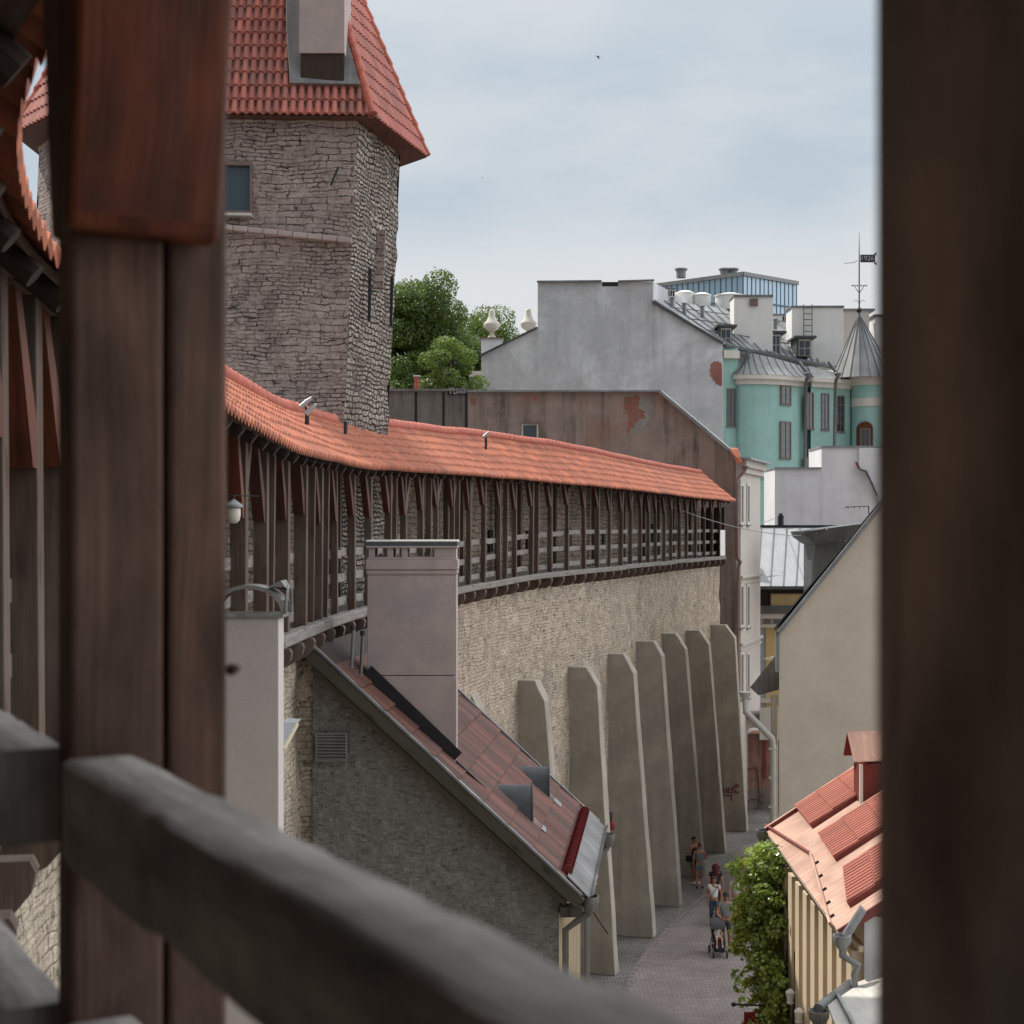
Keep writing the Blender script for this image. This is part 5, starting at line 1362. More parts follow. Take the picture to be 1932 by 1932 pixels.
def dorm(x0, y0, x1, y1, xb, d):
    a = fbox(tq, 'dormer', x0, y0, x1, y1, d, 2.6, 'zinc_dark')
    fbox(a, 'dormer_roof', x0 - 4, y0 - 4, x1 + 10, y0, d - .4, 3.2, 'zinc_dark')
    f = fbox(a, 'window_frame', x0 + 4, y0 + 2.5, x1 - 1, y1, d - .06, .1, 'winwhite')
    mb = MB()
    W = (x1 - x0 - 8) / 2
    for i in range(2):
        for j in range(2):
            p = P(x0 + 5.5 + i * (W + .5), y0 + 5 + (j + 1) * (y1 - y0 - 6) / 2, d - .08); mb.obox(p, ((W - 1) * d / F, 0, 0), (0, .03, 0), (0, 0, ((y1 - y0 - 6) / 2 - 1.5) * d / F))
    mb.build('pane', M['glass'], a)
dorm(1356, 616, 1381, 655, 0, 113.4); dorm(1452, 628, 1474, 668, 0, 117); dorm(1503, 637, 1531, 672, 0, 118)
# windows of the turquoise front
pA, pB = P(1363, 1000, 112.2), P(1392, 1000, 112.6)
win(tq, pA, pB, 1371, 733, 1388, 804, 2, 4, .09, 'winframe', 'glass', True, .05)
def bayseg(x):
    for a, b in zip(plan, plan[1:]):
        if a[0] <= x <= b[0]: return P(a[0], 1000, a[1]), P(b[0], 1000, b[1])
A1, B1 = bayseg(1481)
win(tq, A1, B1, 1472, 727, 1491, 763, 2, 2, .09, 'winframe', 'glass', True, .12); win(tq, A1, B1, 1471, 795, 1491, 865, 2, 4, .09, 'winframe', 'glass', True, .12)
fA, fB = P(1530, 1000, 114.2), P(1604, 1000, 116.2)
A3, B3 = bayseg(1527)
win(tq, fA, fB, 1519, 740, 1535, 809, 2, 4, .09, 'winframe', 'glass', True, .05); win(tq, fA, fB, 1549, 742, 1564, 811, 2, 4, .09, 'winframe', 'glass', True, .05); win(tq, fA, fB, 1577, 746, 1593, 815, 2, 4, .09, 'winframe', 'glass', True, .05)
win(tq, fA, fB, 1517, 862, 1534, 890, 2, 2, .09, 'winframe', 'glass', True, .05)
# arched door on the turret
tA, tB_ = P(1617, 1000, tur[2][1] - .3), P(1650, 1000, tur[6][1] - .1)
tA, tB_ = P(1610, 1000, 115.1), P(1655, 1000, 114.35)
ar = [(1619, 850), (1619, 808)] + [(1633 + 14 * math.cos(math.pi * (1 - k / 10)), 808 - 13 * math.sin(math.pi * k / 10)) for k in range(11)] + [(1647, 850)]
MB().prism([PL(x, y, tA, tB_) for x, y in ar], (0, .6, 0)).build('arched_door', M['wood_red'], tq)
win(tq, tA, tB_, 1623, 808, 1643, 845, 2, 2, .12, 'winframe', 'glass', False, .1)
for x in (1521.5, 1577.5):
    MB().tube([P(x - 14, 683, 113.2), P(x - 4, 697, 112.9), P(x + 6, 707, 113), P(x, 716, 113.4), P(x - 1, 726, 113.9), P(x - 3, 842 if x > 1550 else 885, 114)], .13, 8).build('downpipe', M['pipe'], tq, smooth=True, angle=60)
    MB().lathe([(.12, -.3), (.28, 0), (.25, .03)], P(x + 3, 704, 112.8), 10).build('hopper', M['pipe'], tq, smooth=True)
# sunk blind arch lower left of the bay
MB().prism([PL(x, y, P(1405, 1000, 112.2), P(1460, 1000, 110.2)) for x, y in ((1418, 905), (1424, 897), (1440, 894), (1456, 899), (1462, 908))], (0, .3, 0)).build('blind_arch_hood', M['teal'], tq)
# cone turret and weathervane
cc = P(1621, 0, 115.5); zt0 = EYE + (HZ - 713) * 115.5 / F; zt1 = EYE + (HZ - 588) * 115.5 / F
cx_ = P(1621, 0, 116.5); mb = MB(); n = 20; apex = Vector((cx_.x, cx_.y, zt1)); rr = [Vector((cx_.x + .3 + 2.35 * math.cos(2 * math.pi * k / n), cx_.y + 2.35 * math.sin(2 * math.pi * k / n), zt0)) for k in range(n)]
for k in range(n): mb.face([rr[k], rr[(k + 1) % n], apex], [(k * .6, 0), (k * .6 + .6, 0), (k * .6 + .3, 5)])
mb.build('turret_roof', M['zinc'], tq)
sm = MB()
for k in range(n): sm.bar(rr[k], apex, .05, .07)
sm.build('roof_seams', M['zinc_dark'], tq)
wv = thing('weathervane', 'iron weathervane with dark flag dated 1926 on the pointed zinc turret', 'weathervane', apex)
dv = cx_.y - .02; zz = lambda y: EYE + (HZ - y) * dv / F
MB().lathe([(.05, -.22), (.19, -.1), (.22, 0), (.19, .1), (.05, .22)], Vector((cx_.x, cx_.y, zz(585))), 14).build('ball', M['iron'], wv, smooth=True)
MB().tube([(cx_.x, dv, zz(585)), (cx_.x, dv, zz(495)), (cx_.x, dv, zz(438))], [.055, .045, .012], 8).build('rod', M['iron'], wv)
px = lambda x, y: Vector((cx_.x + (x - 1621) * dv / F, dv - .02, zz(y)))
for sg in (-1, 1):
    mb = MB()
    mb.tube([px(1621, 553), px(1621 + sg * 6, 545), px(1621 + sg * 8, 540)], .025, 5); mb.tube([px(1621, 572), px(1621 + sg * 6, 566), px(1621 + sg * 11, 569)], .02, 5)
    for q in (4, 9, 13): mb.lathe([(.01, -.07), (.08, 0), (.01, .07)], px(1621 + sg * q, 539), 8)
    mb.build('scroll', M['iron'], wv)
MB().tube([px(1593, 497), px(1610, 495.5), px(1618, 492)], .02, 5).build('arrow', M['iron'], wv)
fg = MB(); a = px(1623, 495); fg.obox(a, (28 * dv / F, 0, 0), (0, .03, 0), (0, 0, 14.5 * dv / F))
for y in (479, 497): fg.prism([px(1648, y), px(1655, y - 3), px(1653, y + 1), px(1655, y + 4)], (0, .03, 0))
fo = fg.build('flag', M['iron'], wv)
cu = bpy.data.curves.new('year', 'FONT'); cu.body = '1926'; cu.size = .50; cu.extrude = .006; cu.align_x = 'CENTER'; cu.align_y = 'CENTER'
tmp = bpy.data.objects.new('year_tmp', cu); COL.objects.link(tmp); bpy.context.view_layer.update()
me = bpy.data.meshes.new_from_object(tmp.evaluated_get(bpy.context.evaluated_depsgraph_get())); bpy.data.objects.remove(tmp)
me.transform(Matrix.Translation(px(1636, 487.7) + Vector((0, -.012, 0))) @ Matrix.Rotation(R_(90), 4, 'X')); me.materials.clear(); me.materials.append(M['graffiti_white'])
yo = bpy.data.objects.new('year_numerals', me); COL.objects.link(yo); adopt(yo, fo)
# urns on the left shoulder
for x, y0, y1, lab in ((928, 583, 638, 'whole white stone urn on its pedestal beside the trees'), (997, 592, 636, 'half-hidden white stone urn just left of the tall grey gable')):
    d = 113.2; t = thing('urn_finial', lab, 'urn', P(x, y1, d), 'stone urns on the turquoise building'); h = (y1 - y0) * d / F if x < 960 else 2.05; c = P(x, y1, d)
    pr = [(.30, 0), (.30, .08), (.14, .25), (.13, .42), (.5, .68), (.60, .95), (.56, 1.05), (.36, 1.25), (.22, 1.6), (.2, 1.85), (.16, 2.0), (.04, 2.06)]
    MB().lathe([(r, z * h / 2.06) for r, z in pr], c, 18).build('urn', M['cream'], t, smooth=True, angle=50)
    MB().obox(c - Vector((.75, .4, 1.1)), (1.5, 0, 0), (0, 1.2, 0), (0, 0, 1.02)).build('pedestal', M['greywall'], t); MB().obox(c - Vector((.85, .5, .10)), (1.7, 0, 0), (0, 1.4, 0), (0, 0, .10)).build('pedestal_cap', M['brownpipe'], t)

# glass tower
gt_ = thing('glass_building', 'modern blue glass building standing behind the old rooftops', 'building', (65, 300, 0))
dg = 290.0
g0, g1, g2 = P(1238, 524, dg + 14), P(1402, 514, dg), P(1503, 527, dg + 11)
zt_ = g1.z
def curt(a, b, nx, name):
    a = Vector((a.x, a.y, 0)); b = Vector((b.x, b.y, 0)); n = Vector(((b - a).y, -(b - a).x, 0)).normalized()
    MB().obox(a, b - a, -n * 10, Z * (zt_ - .6)).build('glass_wall', M['glass_blue'], gt_)
    mb = MB(); U = b - a; L = U.length; U.normalize()
    for i in range(nx + 1):
        mb.obox(a + U * (L * i / nx - .09) + n * .0 + Z * 30, U * (.14 if i % 2 else .22), n * .08, Z * (zt_ - 30.6))
    for z in (zt_ - 5.2, zt_ - 10):
        mb.obox(a + Z * z, U * L, n * .1, Z * .35)
    mb.build('mullions', M['frame_blue'], gt_)
    MB().obox(a + Z * (zt_ - .6) - U * .2, U * (L + .4), n * .4, Z * .7).build('roof_edge', M['zinc'], gt_)
curt(g0, g1, 16, 0); curt(g1, g2, 13, 1)
for x in (1285, 1368, 1382): 
    c = P(x, 514, dg + 5); MB().lathe([(.9, -1), (.9, .3), (1.2, .4), (1.2, .7), (.1, .8)], c, 12).build('roof_vent', M['zinc'], gt_, smooth=True, angle=35)
# red flue on the left wall
rf = thing('red_flue', 'slim red flue with small cap on the grey-brown wall before the trees', 'flue', bpt(777, 736, -.6))
q = bpt(777, 736, -.6); MB().obox(q - Vector((.12, .12, .3)), (.24, 0, 0), (0, .24, 0), (0, 0, 1.0)).build('stack', M['ridge'], rf, bevel=.01)
MB().obox(q + Vector((-.17, -.17, .73)), (.34, 0, 0), (0, .34, 0), (0, 0, .05)).build('cap', M['whitepaint'], rf)
# ================================================================== vegetation
def leaf_mesh(name, C, Nr, S, mat, parent, aspect=.55, fold=.0):
    n = len(C); r = rng.normal(size=(n, 3)); t = np.cross(Nr, r); t /= np.linalg.norm(t, axis=1)[:, None] + 1e-9
    b = np.cross(Nr, t)
    S = S[:, None]
    V = np.empty((n, 4, 3)); V[:, 0] = C - t * S * .5; V[:, 2] = C + t * S * .5 + Nr * S * .08; V[:, 1] = C + b * S * aspect * .5; V[:, 3] = C - b * S * aspect * .5
    return raw_mesh(name, V.reshape(-1, 3), np.arange(4 * n).reshape(n, 4), mat, parent)
def blob_leaves(blobs, per, sz, up=.3, rnd_=.6):
    C = []; N = []
    for (c, r) in blobs:
        k = int(per * r[0] * r[2])
        d = rng.normal(size=(k, 3)); d /= np.linalg.norm(d, axis=1)[:, None]
        rad = 1 - np.abs(rng.normal(0, .16, size=k)); rad += .12 * rng.normal(size=k) * (rng.random(k) < .12)
        C.append(np.array(c) + d * np.array(r) * rad[:, None]); nn = d * .8 + rng.normal(size=(k, 3)) * rnd_ + np.array([0, 0, up]); N.append(nn / np.linalg.norm(nn, axis=1)[:, None])
    C = np.concatenate(C); N = np.concatenate(N); S = sz * (.6 + .8 * rng.random(len(C)))
    return C, N, S
M['leaf_a'] = m_leaf('tree_leaf', (.04, .072, .015), (.12, .17, .035), .35)
M['leaf_b'] = m_leaf('tree_leaf_pale', (.07, .11, .024), (.16, .215, .05), .35)
M['leaf_y'] = m_leaf('young_vine_leaf', (.20, .25, .03), (.42, .44, .09), .35, .4, .6)
M['leaf_v'] = m_leaf('vine_leaf', (.10, .16, .03), (.37, .44, .11), .3, .30, 1.)
M['bark'] = m_wood('bark', (.075, .06, .05), (.045, .036, .03), gu=9)
def tree(label, cpx, d, rx, rz, nb, per, sz, mat, seed, trunk_r=.4, group='trees behind the rooftops'):
    rd = random.Random(seed); c = P(cpx[0], cpx[1], d)
    t = thing('broadleaf_tree', label, 'tree', (c.x, c.y, 0), group)
    blobs = []
    for k in range(nb):
        while True:
            q = Vector((rd.uniform(-1, 1), rd.uniform(-1, 1), rd.uniform(-1, 1)))
            if .25 < q.length < 1: break
        q = q.normalized() * (.42 + .5 * rd.random())
        s = rd.uniform(.20, .38)
        blobs.append(((c.x + q.x * rx, c.y + q.y * rx * .8, c.z + q.z * rz), (rx * s, rx * s, rx * s * rd.uniform(.65, .9))))
    C, N, S = blob_leaves(blobs, per, sz)
    leaf_mesh('crown', C, N, S, M[mat], t)
    mb = MB(); top = c - Vector((0, 0, rz * .5))
    mb.tube([(c.x, c.y, 0), (c.x + .2, c.y, top.z * .5), top, c + Vector((0, 0, rz * .5))], [trunk_r * 1.25, trunk_r, trunk_r * .7, .06], 10)
    for (b, r) in blobs[::2]:
        a = c - Vector((0, 0, rz * rd.uniform(.1, .7))); b = Vector(b); m_ = (a + b) / 2 + Vector((0, 0, .4))
        mb.tube([a, m_, b], [trunk_r * .35, trunk_r * .2, .04], 6)
    mb.build('trunk', M['bark'], t, smooth=True)
tree('tall dense green tree right beside the tower edge', (780, 640), 104, 4.2, 4.5, 60, 900, .19, 'leaf_a', 3)
tree('airy tree whose crown shows between the dense tree and the stone urns', (890, 668), 128, 4.0, 4.6, 50, 520, .20, 'leaf_a', 5)
tree('paler low tree in front of the dense one, just left of the grey gable', (855, 704), 98, 2.1, 2.3, 30, 1000, .16, 'leaf_b', 8, .25)
tree('dark low tree at the foot of the dense one behind the grey-brown wall', (775, 735), 100, 2.6, 2.2, 26, 900, .18, 'leaf_a', 12, .25)
tree('dark dense tree filling the gap between the tall tree and the urns', (845, 700), 118, 3.8, 3.4, 40, 700, .2, 'leaf_a', 21)
tree('small tree top peeping out beside the half-hidden urn', (985, 652), 135, 2.4, 2.0, 22, 600, .2, 'leaf_b', 9, .25)
# vine on the red-roofed house
vt = thing('climbing_vine', 'bushy glossy green vine on the far part of the ochre front', 'vine', (6, 36, 0))
rd = random.Random(4); blobs = []
def vclump(x, y, d, r): 
    c = P(x, y, d); blobs.append(((c.x, c.y, c.z), (r, r, r * .85)))
for k in range(300):
    y = rd.uniform(1602, 1932); f = (y - 1590) / 342
    xl = 1424 + 12 * math.sin(f * 9) - 10 * math.sin(f * 4 + 1) + (36 * (1 - f / .12) if f < .12 else 0); xr = 1472
    x = rd.uniform(xl, xr); d = 37.2 - 1.5 * f + rd.uniform(-.9, .9) + (x - 1440) * -.012
    vclump(x + rd.gauss(0, 5), y, d, rd.uniform(.08, .25))
for (x, y) in ((1398, 1628), (1388, 1640), (1393, 1668), (1402, 1660), (1392, 1712), (1398, 1745), (1400, 1765), (1394, 1790), (1390, 1838), (1396, 1860), (1404, 1890), (1418, 1606), (1435, 1602), (1455, 1600), (1464, 1612), (1378, 1636)):
    vclump(x, y, 37 + rd.uniform(-.6, .6), rd.uniform(.14, .2))
for k in range(30): vclump(rd.uniform(1404, 1466), rd.uniform(1930, 2300), 35.2 + rd.uniform(-.6, .6), .34)
C, N, S = blob_leaves(blobs, 2000, .10, .5, 1.0)
leaf_mesh('leaves', C, N, S, M['leaf_v'], vt, .8)
blobs = []
for k in range(70):
    y = rd.uniform(1625, 1925); f = (y - 1590) / 342; x = 1414 + 12 * math.sin(f * 9) - 10 * math.sin(f * 4 + 1) + rd.uniform(-12, 20)
    for i in range(4): vclump(x - i * 5 + rd.uniform(-2, 2), y + i * 2.5, 36.8 - 1.4 * f, .10 - .017 * i)
C, N, S = blob_leaves(blobs, 2600, .09, .5, .9); leaf_mesh('young_leaves', C, N, S, M['leaf_y'], vt, .6)
mb = MB()
for k in range(14):
    y = 35 + k * .2; q = Vector((fx - .15, y, 0)); pth = [q + Vector((-.05 * math.sin(z * 2 + k), .12 * math.sin(z + k), z * .62)) for z in range(9)]
    mb.tube(pth, .03, 5)
mb.build('stems', M['bark'], vt)

# ================================================================== people
M['skin'] = m_plain('skin', (.42, .22, .15), .05, 5, .55, spec=.35)
M['skin_tan'] = m_plain('skin_tanned', (.36, .17, .11), .05, 5, .55, spec=.35)
def cloth(n, c): M[n] = m_plain(n, c, .10, 7, .85, bump=.2)
cloth('cloth_white', (.66, .62, .60)); cloth('cloth_grey', (.20, .205, .20)); cloth('cloth_jeans', (.045, .065, .11)); cloth('cloth_black', (.018, .018, .02))
cloth('cloth_denim', (.17, .24, .27)); cloth('cloth_tank', (.20, .23, .25)); cloth('cloth_dkgrey', (.06, .06, .065)); cloth('cloth_navy', (.03, .03, .05)); cloth('cloth_pale', (.52, .50, .48))
cloth('hair_dark', (.022, .014, .012)); cloth('hair_red', (.085, .016, .016)); cloth('hair_auburn', (.17, .07, .04)); cloth('hair_brown', (.05, .028, .02)); cloth('shoe_white', (.6, .6, .58)); cloth('shoe_dark', (.03, .03, .03))
def skin_obj(name, V, E, Rd, mat, parent, Mx, root=0, lv=2, extra=None):
    me = bpy.data.meshes.new(name); me.from_pydata([tuple(v) for v in V], E, []); o = bpy.data.objects.new(name, me); COL.objects.link(o)
    sm = o.modifiers.new('s', 'SKIN'); sm.use_smooth_shade = True
    if not me.skin_vertices: 
        bpy.context.view_layer.objects.active = o
    for i, r in enumerate(Rd):
        sv = me.skin_vertices[0].data[i]; sv.radius = r if isinstance(r, tuple) else (r, r); sv.use_root = (i == root)
    ss = o.modifiers.new('d', 'SUBSURF'); ss.levels = lv; ss.render_levels = lv
    bpy.context.view_layer.update()
    m2 = bpy.data.meshes.new_from_object(o.evaluated_get(bpy.context.evaluated_depsgraph_get()))
    bpy.data.objects.remove(o); bpy.data.meshes.remove(me)
    if extra is not None:
        bm = bmesh.new(); bm.from_mesh(m2); tm = bpy.data.meshes.new('t')
        vs = [tuple(v) for v in extra.v]; tm.from_pydata(vs, [], extra.f); bm.from_mesh(tm); bpy.data.meshes.remove(tm)
        bmesh.ops.recalc_face_normals(bm, faces=bm.faces)
        bm.to_mesh(m2); bm.free()
    m2.transform(Mx); m2.materials.clear(); m2.materials.append(mat)
    for p in m2.polygons: p.use_smooth = True
    m2.name = name
    q = bpy.data.objects.new(name, m2); COL.objects.link(q); adopt(q, parent); return q
def person(label, x, yf, h, face, J=None, skin='skin', top=None, sleeve=.45, bottom=None, leg=.5, shoe='shoe_dark', hair='hair_dark', hairlen=0, bun=False, cap=None, slim=1.0, d=None, group='people on the street'):
    d = d or EYE * F / (yf - HZ); g = P(x, HZ + EYE * F / d, d); g.z = 0
    t = thing('person', label, 'person', g, group)
    Mx = Matrix.Translation(g) @ Matrix.Rotation(face, 4, 'Z') @ Matrix.Scale(h / 1.75, 4)
    j = dict(pel=(0, 0, .96), sp=(0, .0, 1.14), ch=(0, .01, 1.33), nb=(0, .02, 1.475), nk=(0, .01, 1.535), h1=(0, -.015, 1.60), h2=(0, -.01, 1.67), h3=(0, 0, 1.725),
             sL=(.175, .01, 1.42), eL=(.235, .03, 1.14), wL=(.24, -.03, .90), pL=(.24, -.05, .82), sR=(-.175, .01, 1.42), eR=(-.235, .03, 1.14), wR=(-.24, -.03, .90), pR=(-.24, -.05, .82),
             hL=(.09, 0, .90), kL=(.10, -.02, .50), aL=(.10, .03, .085), tL=(.115, -.13, .035), hR=(-.09, 0, .90), kR=(-.10, -.02, .50), aR=(-.10, .03, .085), tR=(-.115, -.13, .035))
    j.update(J or {}); j = {k: Vector(v) for k, v in j.items()}
    names = list(j); ix = {k: i for i, k in enumerate(names)}; s = slim
    rad = dict(pel=(.15 * s, .105 * s), sp=(.125 * s, .092 * s), ch=(.15 * s, .105 * s), nb=.062, nk=.052, h1=(.070, .082), h2=(.078, .095), h3=(.055, .068), sL=.062 * s, sR=.062 * s, eL=.043 * s, eR=.043 * s, wL=.030, wR=.030, pL=(.036, .018), pR=(.036, .018),
               hL=.092 * s, hR=.092 * s, kL=.056 * s, kR=.056 * s, aL=.040, aR=.040, tL=(.038, .03), tR=(.038, .03))
    ed = [('pel', 'sp'), ('sp', 'ch'), ('ch', 'nb'), ('nb', 'nk'), ('nk', 'h1'), ('h1', 'h2'), ('h2', 'h3'), ('ch', 'sL'), ('sL', 'eL'), ('eL', 'wL'), ('wL', 'pL'), ('ch', 'sR'), ('sR', 'eR'), ('eR', 'wR'), ('wR', 'pR'),
          ('pel', 'hL'), ('hL', 'kL'), ('kL', 'aL'), ('aL', 'tL'), ('pel', 'hR'), ('hR', 'kR'), ('kR', 'aR'), ('aR', 'tR')]
    ex = MB()
    for sd in 'LR':     # fingers and thumb
        w, p = j['w' + sd], j['p' + sd]; dr = (p - w).normalized(); si = dr.cross(Vector((0, 1, 0)))
        if si.length < .1: si = dr.cross(Vector((0, 0, 1)))
        si.normalize(); up = si.cross(dr)
        for k, ln in enumerate((.062, .074, .078, .070)):
            b = p + si * (.026 - .0175 * k) ; m_ = b + dr * ln * .55 + up * .012; ex.tube([b - dr * .02, b + dr * ln * .25, m_, b + dr * ln * .85 + up * .034], [.0085, .0085, .008, .006], 6)
        sgn = 1 if sd == 'L' else -1
        b = w + dr * .02 + si * .024; ex.tube([b, b + si * .025 + dr * .03, b + si * .034 + dr * .06 + up * .012], [.011, .010, .007], 6)
    hd = j['h1']; f = Vector((0, -1, 0))
    ex.tube([hd + Vector((0, -.075, .035)), hd + Vector((0, -.102, .008)), hd + Vector((0, -.082, -.004))], [.008, .015, .010], 6)
    for q in (-1, 1): ex.lathe([(.004, -.028), (.014, -.012), (.016, .012), (.005, .03)], hd + Vector((q * .083, .015, .025)), 8)
    skin_obj('body', [j[k] for k in names], [(ix[a], ix[b]) for a, b in ed], [rad[k] for k in names], M[skin], t, Mx, ix['pel'], extra=ex)
    def garment(name, chain, mat, gr=1.08, add=.014):
        vs = []; rr = []; ee = []; key = {}
        def vid(kk):
            if kk not in key:
                if isinstance(kk, tuple):
                    a, b, fr = kk; v = j[a] + (j[b] - j[a]) * fr; ra, rb2 = rad[a], rad[b]
                    ta = ra if isinstance(ra, tuple) else (ra, ra); tb = rb2 if isinstance(rb2, tuple) else (rb2, rb2)
                    r = tuple(p_ + (q_ - p_) * fr for p_, q_ in zip(ta, tb))
                else: v = j[kk]; r = rad[kk] if isinstance(rad[kk], tuple) else (rad[kk], rad[kk])
                key[kk] = len(vs); vs.append(v); rr.append((r[0] * gr + add, r[1] * gr + add))
            return key[kk]
        for a, b in chain: ee.append((vid(a), vid(b)))
        return skin_obj(name, vs, ee, rr, M[mat], t, Mx, 0)
    if top:
        c = [('pel', 'sp'), ('sp', 'ch'), ('ch', ('ch', 'nb', .55))]
        if sleeve > 0:
            for sd in 'LR': c += [('ch', 's' + sd), ('s' + sd, ('s' + sd, 'e' + sd, sleeve))]
        garment('shirt', c, top)
    if bottom:
        c = [(('pel', 'sp', .25), 'pel')]
        for sd in 'LR':
            c += [('pel', 'h' + sd)]
            if leg <= 1: c += [('h' + sd, ('h' + sd, 'k' + sd, leg))]
            else: c += [('h' + sd, 'k' + sd), ('k' + sd, ('k' + sd, 'a' + sd, leg - 1))]
        garment('trousers' if leg > 1 else 'shorts', c, bottom, 1.05, .012)
    for sd in 'LR':
        a, q = j['a' + sd], j['t' + sd]; mb = MB(); m_ = (a + q) / 2
        mb.tube([a + Vector((0, .045, -.035)), a + Vector((0, 0, -.03)), Vector((m_.x, m_.y, .045)), q + Vector((0, -.04, -.0)), q + Vector((0, -.07, -.008))], [.035, .048, .046, .038, .02], 10)
        o = mb.build('shoe', M[shoe], None, smooth=True); o.data.transform(Mx); adopt(o, t)
    mb = MB(); n = 12
    def hp(a, b, r=1.0): 
        return j['h2'] + Vector((.090 * r * math.cos(a) * math.cos(b), .012 + .106 * r * math.sin(a) * math.cos(b), .012 + .092 * r * math.sin(b)))
    if hair:
        mb.grid(lambda i, k: hp(2 * math.pi * i / n, math.pi / 2 * (k / 4) - (.55 if 0 < math.sin(2 * math.pi * i / n) + .35 else -.15) * (1 - k / 4)), n, 4)
        if hairlen:
            mb.tube([hp(math.pi / 2, .5), hp(math.pi / 2, -.2, 1.05), j['nb'] + Vector((0, .085, .0)), j['nb'] + Vector((0, .10, -hairlen))], [.08, .098, .095, .05], 10)
            for q in (-1, 1): mb.tube([hp(math.pi / 2 - q * 1.1, .3), hp(math.pi / 2 - q * 1.2, -.3, 1.05), j['nb'] + Vector((q * .075, .02, -.02 - hairlen * .4))], [.05, .05, .025], 8)
        if bun: mb.lathe([(.01, -.05), (.045, -.03), (.052, 0), (.042, .035), (.01, .05)], j['h3'] + Vector((0, .05, .04)), 10)
        o = mb.build('hair', M[hair], None, smooth=True); o.data.transform(Mx); adopt(o, t)
    if cap:
        mb = MB(); mb.grid(lambda i, k: hp(2 * math.pi * i / n, .1 + (math.pi / 2 - .1) * k / 4, 1.1), n, 4)
        c0 = j['h2'] + Vector((0, -.09, .022)); mb.prism([c0 + Vector((-.075, .01, 0)), c0 + Vector((-.055, -.08, -.012)), c0 + Vector((.055, -.08, -.012)), c0 + Vector((.075, .01, 0))], (0, 0, .012))
        o = mb.build('cap', M[cap], None, smooth=True, angle=35); o.data.transform(Mx); adopt(o, t)
    mb = MB()
    for q in (-1, 1): mb.lathe([(.002, -.008), (.011, 0), (.002, .008)], hd + Vector((q * .032, -.078, .045)), 8)
    o = mb.build('eyes', M['hair_dark'], None); o.data.transform(Mx); adopt(o, t)
    mb = MB(); mb.tube([hd + Vector((-.024, -.078, -.028)), hd + Vector((0, -.086, -.03)), hd + Vector((.024, -.078, -.028))], .005, 5)
    o = mb.build('mouth', M['redpaint'], None); o.data.transform(Mx); adopt(o, t)
    return t, Mx, j
# couple by the buttress
t, Mx, j = person('dark-haired bare-shouldered person with black bag standing by the buttress', 1309, 1668, 1.76, R_(55), dict(eL=(.24, -.10, 1.16), wL=(.12, -.30, 1.18), pL=(.06, -.36, 1.2)), 'skin_tan', 'cloth_navy', 0, 'cloth_black', .8, 'shoe_white', 'hair_dark')
mb = MB(); mb.box((-.24, .06, .98), .10, .26, .24); mb.build
o = mb.build('shoulder_bag', M['cloth_black'], None, bevel=.03); o.data.transform(Mx); tag(o, 'black shoulder bag hanging at the side of the bare-shouldered person', 'bag')
person('auburn-haired person in grey tank top and denim shorts by the buttress', 1320, 1676, 1.66, R_(170), dict(eR=(-.25, -.08, 1.16), wR=(-.15, -.26, 1.12), pR=(-.10, -.32, 1.15), kR=(-.11, -.05, .5)), 'skin', 'cloth_tank', 0, 'cloth_denim', .55, 'shoe_dark', 'hair_auburn', 0, True, slim=.92)
# walkers
t, Mx, j = person('person in white T-shirt and blue jeans with a thin cross-body strap, walking', 1347, 1747, 1.64, R_(-8), dict(kL=(.10, -.10, .50), aL=(.09, -.08, .09), tL=(.10, -.24, .05), aR=(-.09, .16, .12), tR=(-.10, .04, .04), eL=(.26, .05, 1.15), wL=(.29, -.02, .92), pL=(.29, -.05, .84)), 'skin_tan', 'cloth_white', .5, 'cloth_jeans', 1.95, 'shoe_dark', 'hair_brown', .10, slim=.95)
o = MB().tube([(.15, -.02, 1.44), (.08, -.145, 1.34), (-.05, -.145, 1.15), (-.17, -.08, .98), (-.19, .0, .97)], .010, 6).build('strap', M['cloth_black']); o.data.transform(Mx); adopt(o, t)
person('person with dark red hair, mostly hidden behind the one in white T-shirt', 1350, 0, 1.74, R_(180), dict(eL=(.25, .02, 1.15)), 'skin', 'cloth_black', .5, 'cloth_black', 1.95, 'shoe_dark', 'hair_red', .32, slim=.95, d=54.6)
t, Mx, j = person('person in pale T-shirt and black shorts, partly screened by the vine leaves', 1391, 1744, 1.74, R_(10), dict(kL=(.11, .02, .5), aL=(.11, .12, .12), tL=(.12, 0, .05), eR=(-.27, .02, 1.16), wR=(-.27, -.05, .93), pR=(-.27, -.08, .85)), 'skin', 'cloth_pale', .55, 'cloth_black', .85, 'shoe_dark', 'hair_dark')
o = MB().tube([(-.15, -.02, 1.44), (-.06, -.15, 1.34), (.08, -.15, 1.15), (.18, -.08, 1.0)], .012, 6).build('strap', M['cloth_black']); o.data.transform(Mx); adopt(o, t)
person('person in grey T-shirt and black cap pushing a pushchair with a child', 1369, 1793, 1.80, R_(6), dict(sp=(0, -.0, 1.14), ch=(0, -.02, 1.33), eL=(.29, -.06, 1.16), wL=(.22, -.32, 1.06), pL=(.17, -.40, 1.05), eR=(-.29, -.06, 1.16), wR=(-.22, -.32, 1.06), pR=(-.17, -.40, 1.05), kL=(.10, -.10, .5), aL=(.10, -.06, .1), tL=(.11, -.22, .05), aR=(-.10, .14, .12), tR=(-.11, 0, .05)),
       'skin_tan', 'cloth_grey', .5, 'cloth_dkgrey', .95, 'shoe_dark', 'hair_dark', cap='cloth_black', slim=1.06)
